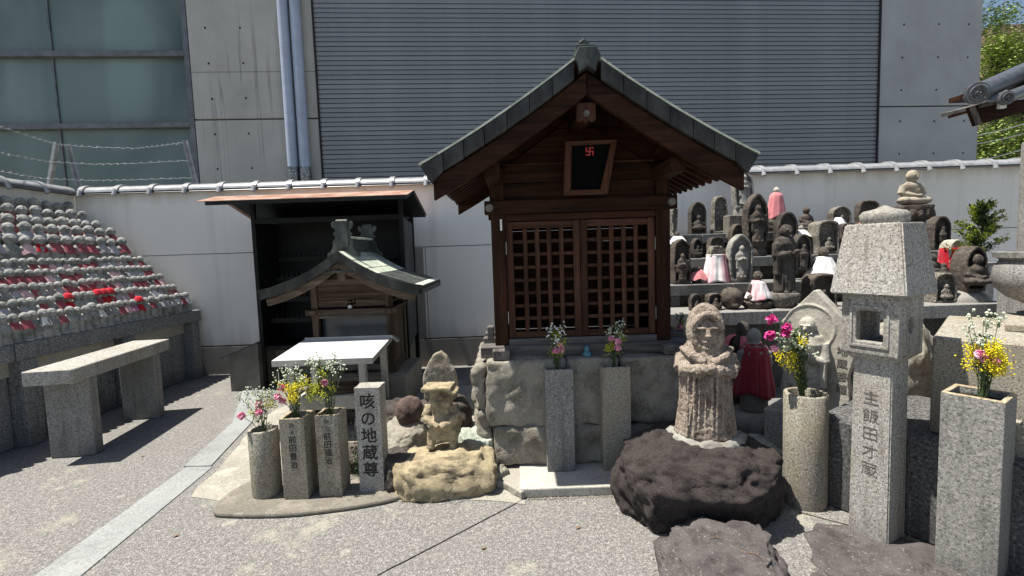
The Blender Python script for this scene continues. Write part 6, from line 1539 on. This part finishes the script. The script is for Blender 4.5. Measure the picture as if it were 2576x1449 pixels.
# evergreen in a pot
pe = at(2474, 668, 4.85); pt_ = tag(empty('plant_pedestal', (pe.x + .02, 4.95, 0)), 'pale granite pedestal under the evergreen sprig right of terrace', 'pedestal'); boxobj('block', (.02, 0, pe.z / 2), (.16, .2, pe.z), G_LIGHT, pt_, bevel=.005); boxobj('cap_slab', (.25, .05, pe.z + .0), (.62, .24, .03), G_LIGHT, pt_, bevel=.004)
sp = tag(empty('evergreen_sprig', (pe.x + .04, 4.93, pe.z + .015)), 'bushy evergreen sprig with yellow-green tips standing at the terrace end', 'plant'); rnd = random.Random(5)
zt5 = at(2474, 512, 4.9).z - pe.z; lfa, lfb, stb = bmesh.new(), bmesh.new(), bmesh.new(); tube(stb, [(0, 0, 0), (.01, 0, zt5 * .5), (.0, 0, zt5)], .01, 6, .002)
for k in range(44):
    z = zt5 * (k + .5) / 44 * .97; R_ = .27 * (1 - (z / zt5)) ** .62 * (.45 + .6 * (k * 7 % 5) / 4) + .02; a = rnd.uniform(0, 6.28)
    tip = Vector((math.cos(a) * R_, math.sin(a) * R_ * .8, min(zt5 * 1.02, z + R_ * .50))); b0 = Vector((0, 0, z * .9)); tube(stb, [b0, tip], .004, 4, .001)
    for q in range(90):
        f = rnd.uniform(.15, 1.05); p = b0.lerp(tip, f) + Vector((rnd.gauss(0, .014), rnd.gauss(0, .014), rnd.gauss(0, .011))); d = (Vector((rnd.gauss(0, 1), rnd.gauss(0, 1), rnd.gauss(.3, 1))).normalized() * .9 + (tip - b0).normalized() * .6); s = d.cross(Vector((.3, .2, 1))).normalized(); L = rnd.uniform(.018, .038)
        B = lfb if (f > .62 and rnd.random() < .75) else lfa; B.faces.new([B.verts.new(x_) for x_ in (p, p + d * L * .5 + s * L * .3, p + d * L, p + d * L * .5 - s * L * .3)])
obj('stems', stb, BARK, sp, recalc=False); tag(obj('foliage', lfa, LEAF, sp, recalc=False), kind='stuff'); tag(obj('new_growth', lfb, LEAF_Y, sp, recalc=False), kind='stuff')
# small flowers on the platform corner
bv = at(1712, 866, 3.62); t = tag(empty('dark_vase', (bv.x, 3.62, .78)), 'little dark vase on the platform end right of the wooden shrine', 'vase'); bm = bmesh.new(); lathe(bm, [(.02, 0), (.032, .02), (.025, .06), (.028, .07)], 20); obj('vase_body', bm, STEEL_BLACK, t, smooth=1)
bouquet((bv.x, 3.62, .84), 'small dark flower bunch on the platform end right of the wooden shrine', 71, .14, .035, 1, 1, 4, 1.0, leaves=60, dens=.6, group=None)
# ivy and twigs among the posts
def scrub(loc, r, h, n, label, seed, mat=LEAF_D):
    rnd = random.Random(seed); bm = bmesh.new()
    for k in range(n):
        p = Vector((rnd.gauss(0, r * .5), rnd.gauss(0, r * .35), abs(rnd.gauss(0, h * .5)))); d = Vector((rnd.gauss(0, 1), rnd.gauss(0, 1), rnd.gauss(.4, 1))).normalized(); s = d.cross(Vector((.2, .9, .1))).normalized(); L = rnd.uniform(.010, .022)
        bm.faces.new([bm.verts.new(x_) for x_ in (p, p + d * L * .5 + s * L * .35, p + d * L, p + d * L * .5 - s * L * .35)])
    tag(obj('ground_ivy', bm, mat, None, loc, recalc=False), label, 'plant', kind='stuff')
scrub((-1.04, 3.12, .03), .10, .26, 900, 'dark ivy growing between the granite post and inscribed marker', 1)
scrub((-.84, 3.12, .03), .05, .1, 200, 'small weeds at the foot of the inscribed marker', 2)
scrub((2.42, 2.85, .0), .12, .1, 260, 'dark weeds behind the lantern post', 3)

# grit and fallen leaves lying in the corners
rnd = random.Random(77); bm = bmesh.new()
def grit(cx_, cy_, rx_, ry_, n, z=0.0):
    for k in range(n):
        a = rnd.uniform(0, 6.28); q = 1 + abs(rnd.gauss(0, .10)); r = rnd.uniform(.0018, .006)
        bmesh.ops.create_icosphere(bm, subdivisions=1, radius=r, matrix=Matrix.Translation((cx_ + math.cos(a) * rx_ * q, cy_ + math.sin(a) * ry_ * q, z + r * .5)) @ Matrix.Diagonal((1, rnd.uniform(.6, 1.3), rnd.uniform(.5, .9), 1)))
grit(1.05, 2.68, .46, .31, 420); grit(.93, 2.05, .26, .25, 260); grit(-.47, 2.98, .31, .21, 300); grit(1.645, 2.645, .125, .125, 160); grit(1.82, 2.335, .13, .13, 140)
grit(1.80, 1.98, .46, .30, 260); grit(-.90, 2.98, .07, .07, 90, .028)
for k in range(260):
    x = rnd.uniform(.05, .62); r = rnd.uniform(.002, .006); bmesh.ops.create_icosphere(bm, subdivisions=1, radius=r, matrix=Matrix.Translation((x, 2.785 - abs(rnd.gauss(0, .012)), r * .5)))
tag(obj('grit', bm, S_RUBBLE, None, recalc=False), 'loose grit and tiny pebbles gathered round the boulders and posts', 'grit', kind='stuff')
LEAFB = plain('dry_leaf', (.20, .12, .07), .8, nscale=60, amt=.3)
bm = bmesh.new(); L_ = .035; v_ = [bm.verts.new(q) for q in ((0, 0, .002), (.010, L_ * .4, .006), (0, L_, .003), (-.010, L_ * .4, .005))]; bm.faces.new(v_); lm = mesh_of(bm, 'fallen_leaf', LEAFB, recalc=False)
spots_ = [((.72, 2.28), 'dry fallen leaf on the paving left of the flat purplish stone'), ((.30, 2.45), 'dry fallen leaf on open paving before the footing slab'), ((-1.9, 2.5), 'dry fallen leaf beside the drain channel'), ((-.2, 2.3), 'dry fallen leaf near the diagonal paving joint'), ((-2.9, 3.6), 'dry fallen leaf beside the near bench leg'), ((-3.0, 5.2), 'dry fallen leaf on paving behind the bench')]
for (x, y), lab in spots_: tag(link('fallen_leaf', lm, None, (x, y, .002), rnd.uniform(0, 6)), lab, 'leaf', 'dry leaves on the paving')
bm = bmesh.new(); tube(bm, [(0, 0, 0), (.05, .008, .002), (.10, 0, 0)], .0022, 5, .001); tm_ = mesh_of(bm, 'dry_twig', LEAFB)
tag(link('dry_twig', tm_, None, (.98, 2.02, .137), rad(-35)), 'longer dry twig lying on the flat purplish stone', 'twig'); t_ = tag(link('dry_twig', tm_, None, (.88, 2.12, .137), rad(0)), 'short dry twig lying at the back of the flat purplish stone', 'twig'); t_.scale = (.6, 1, 1)
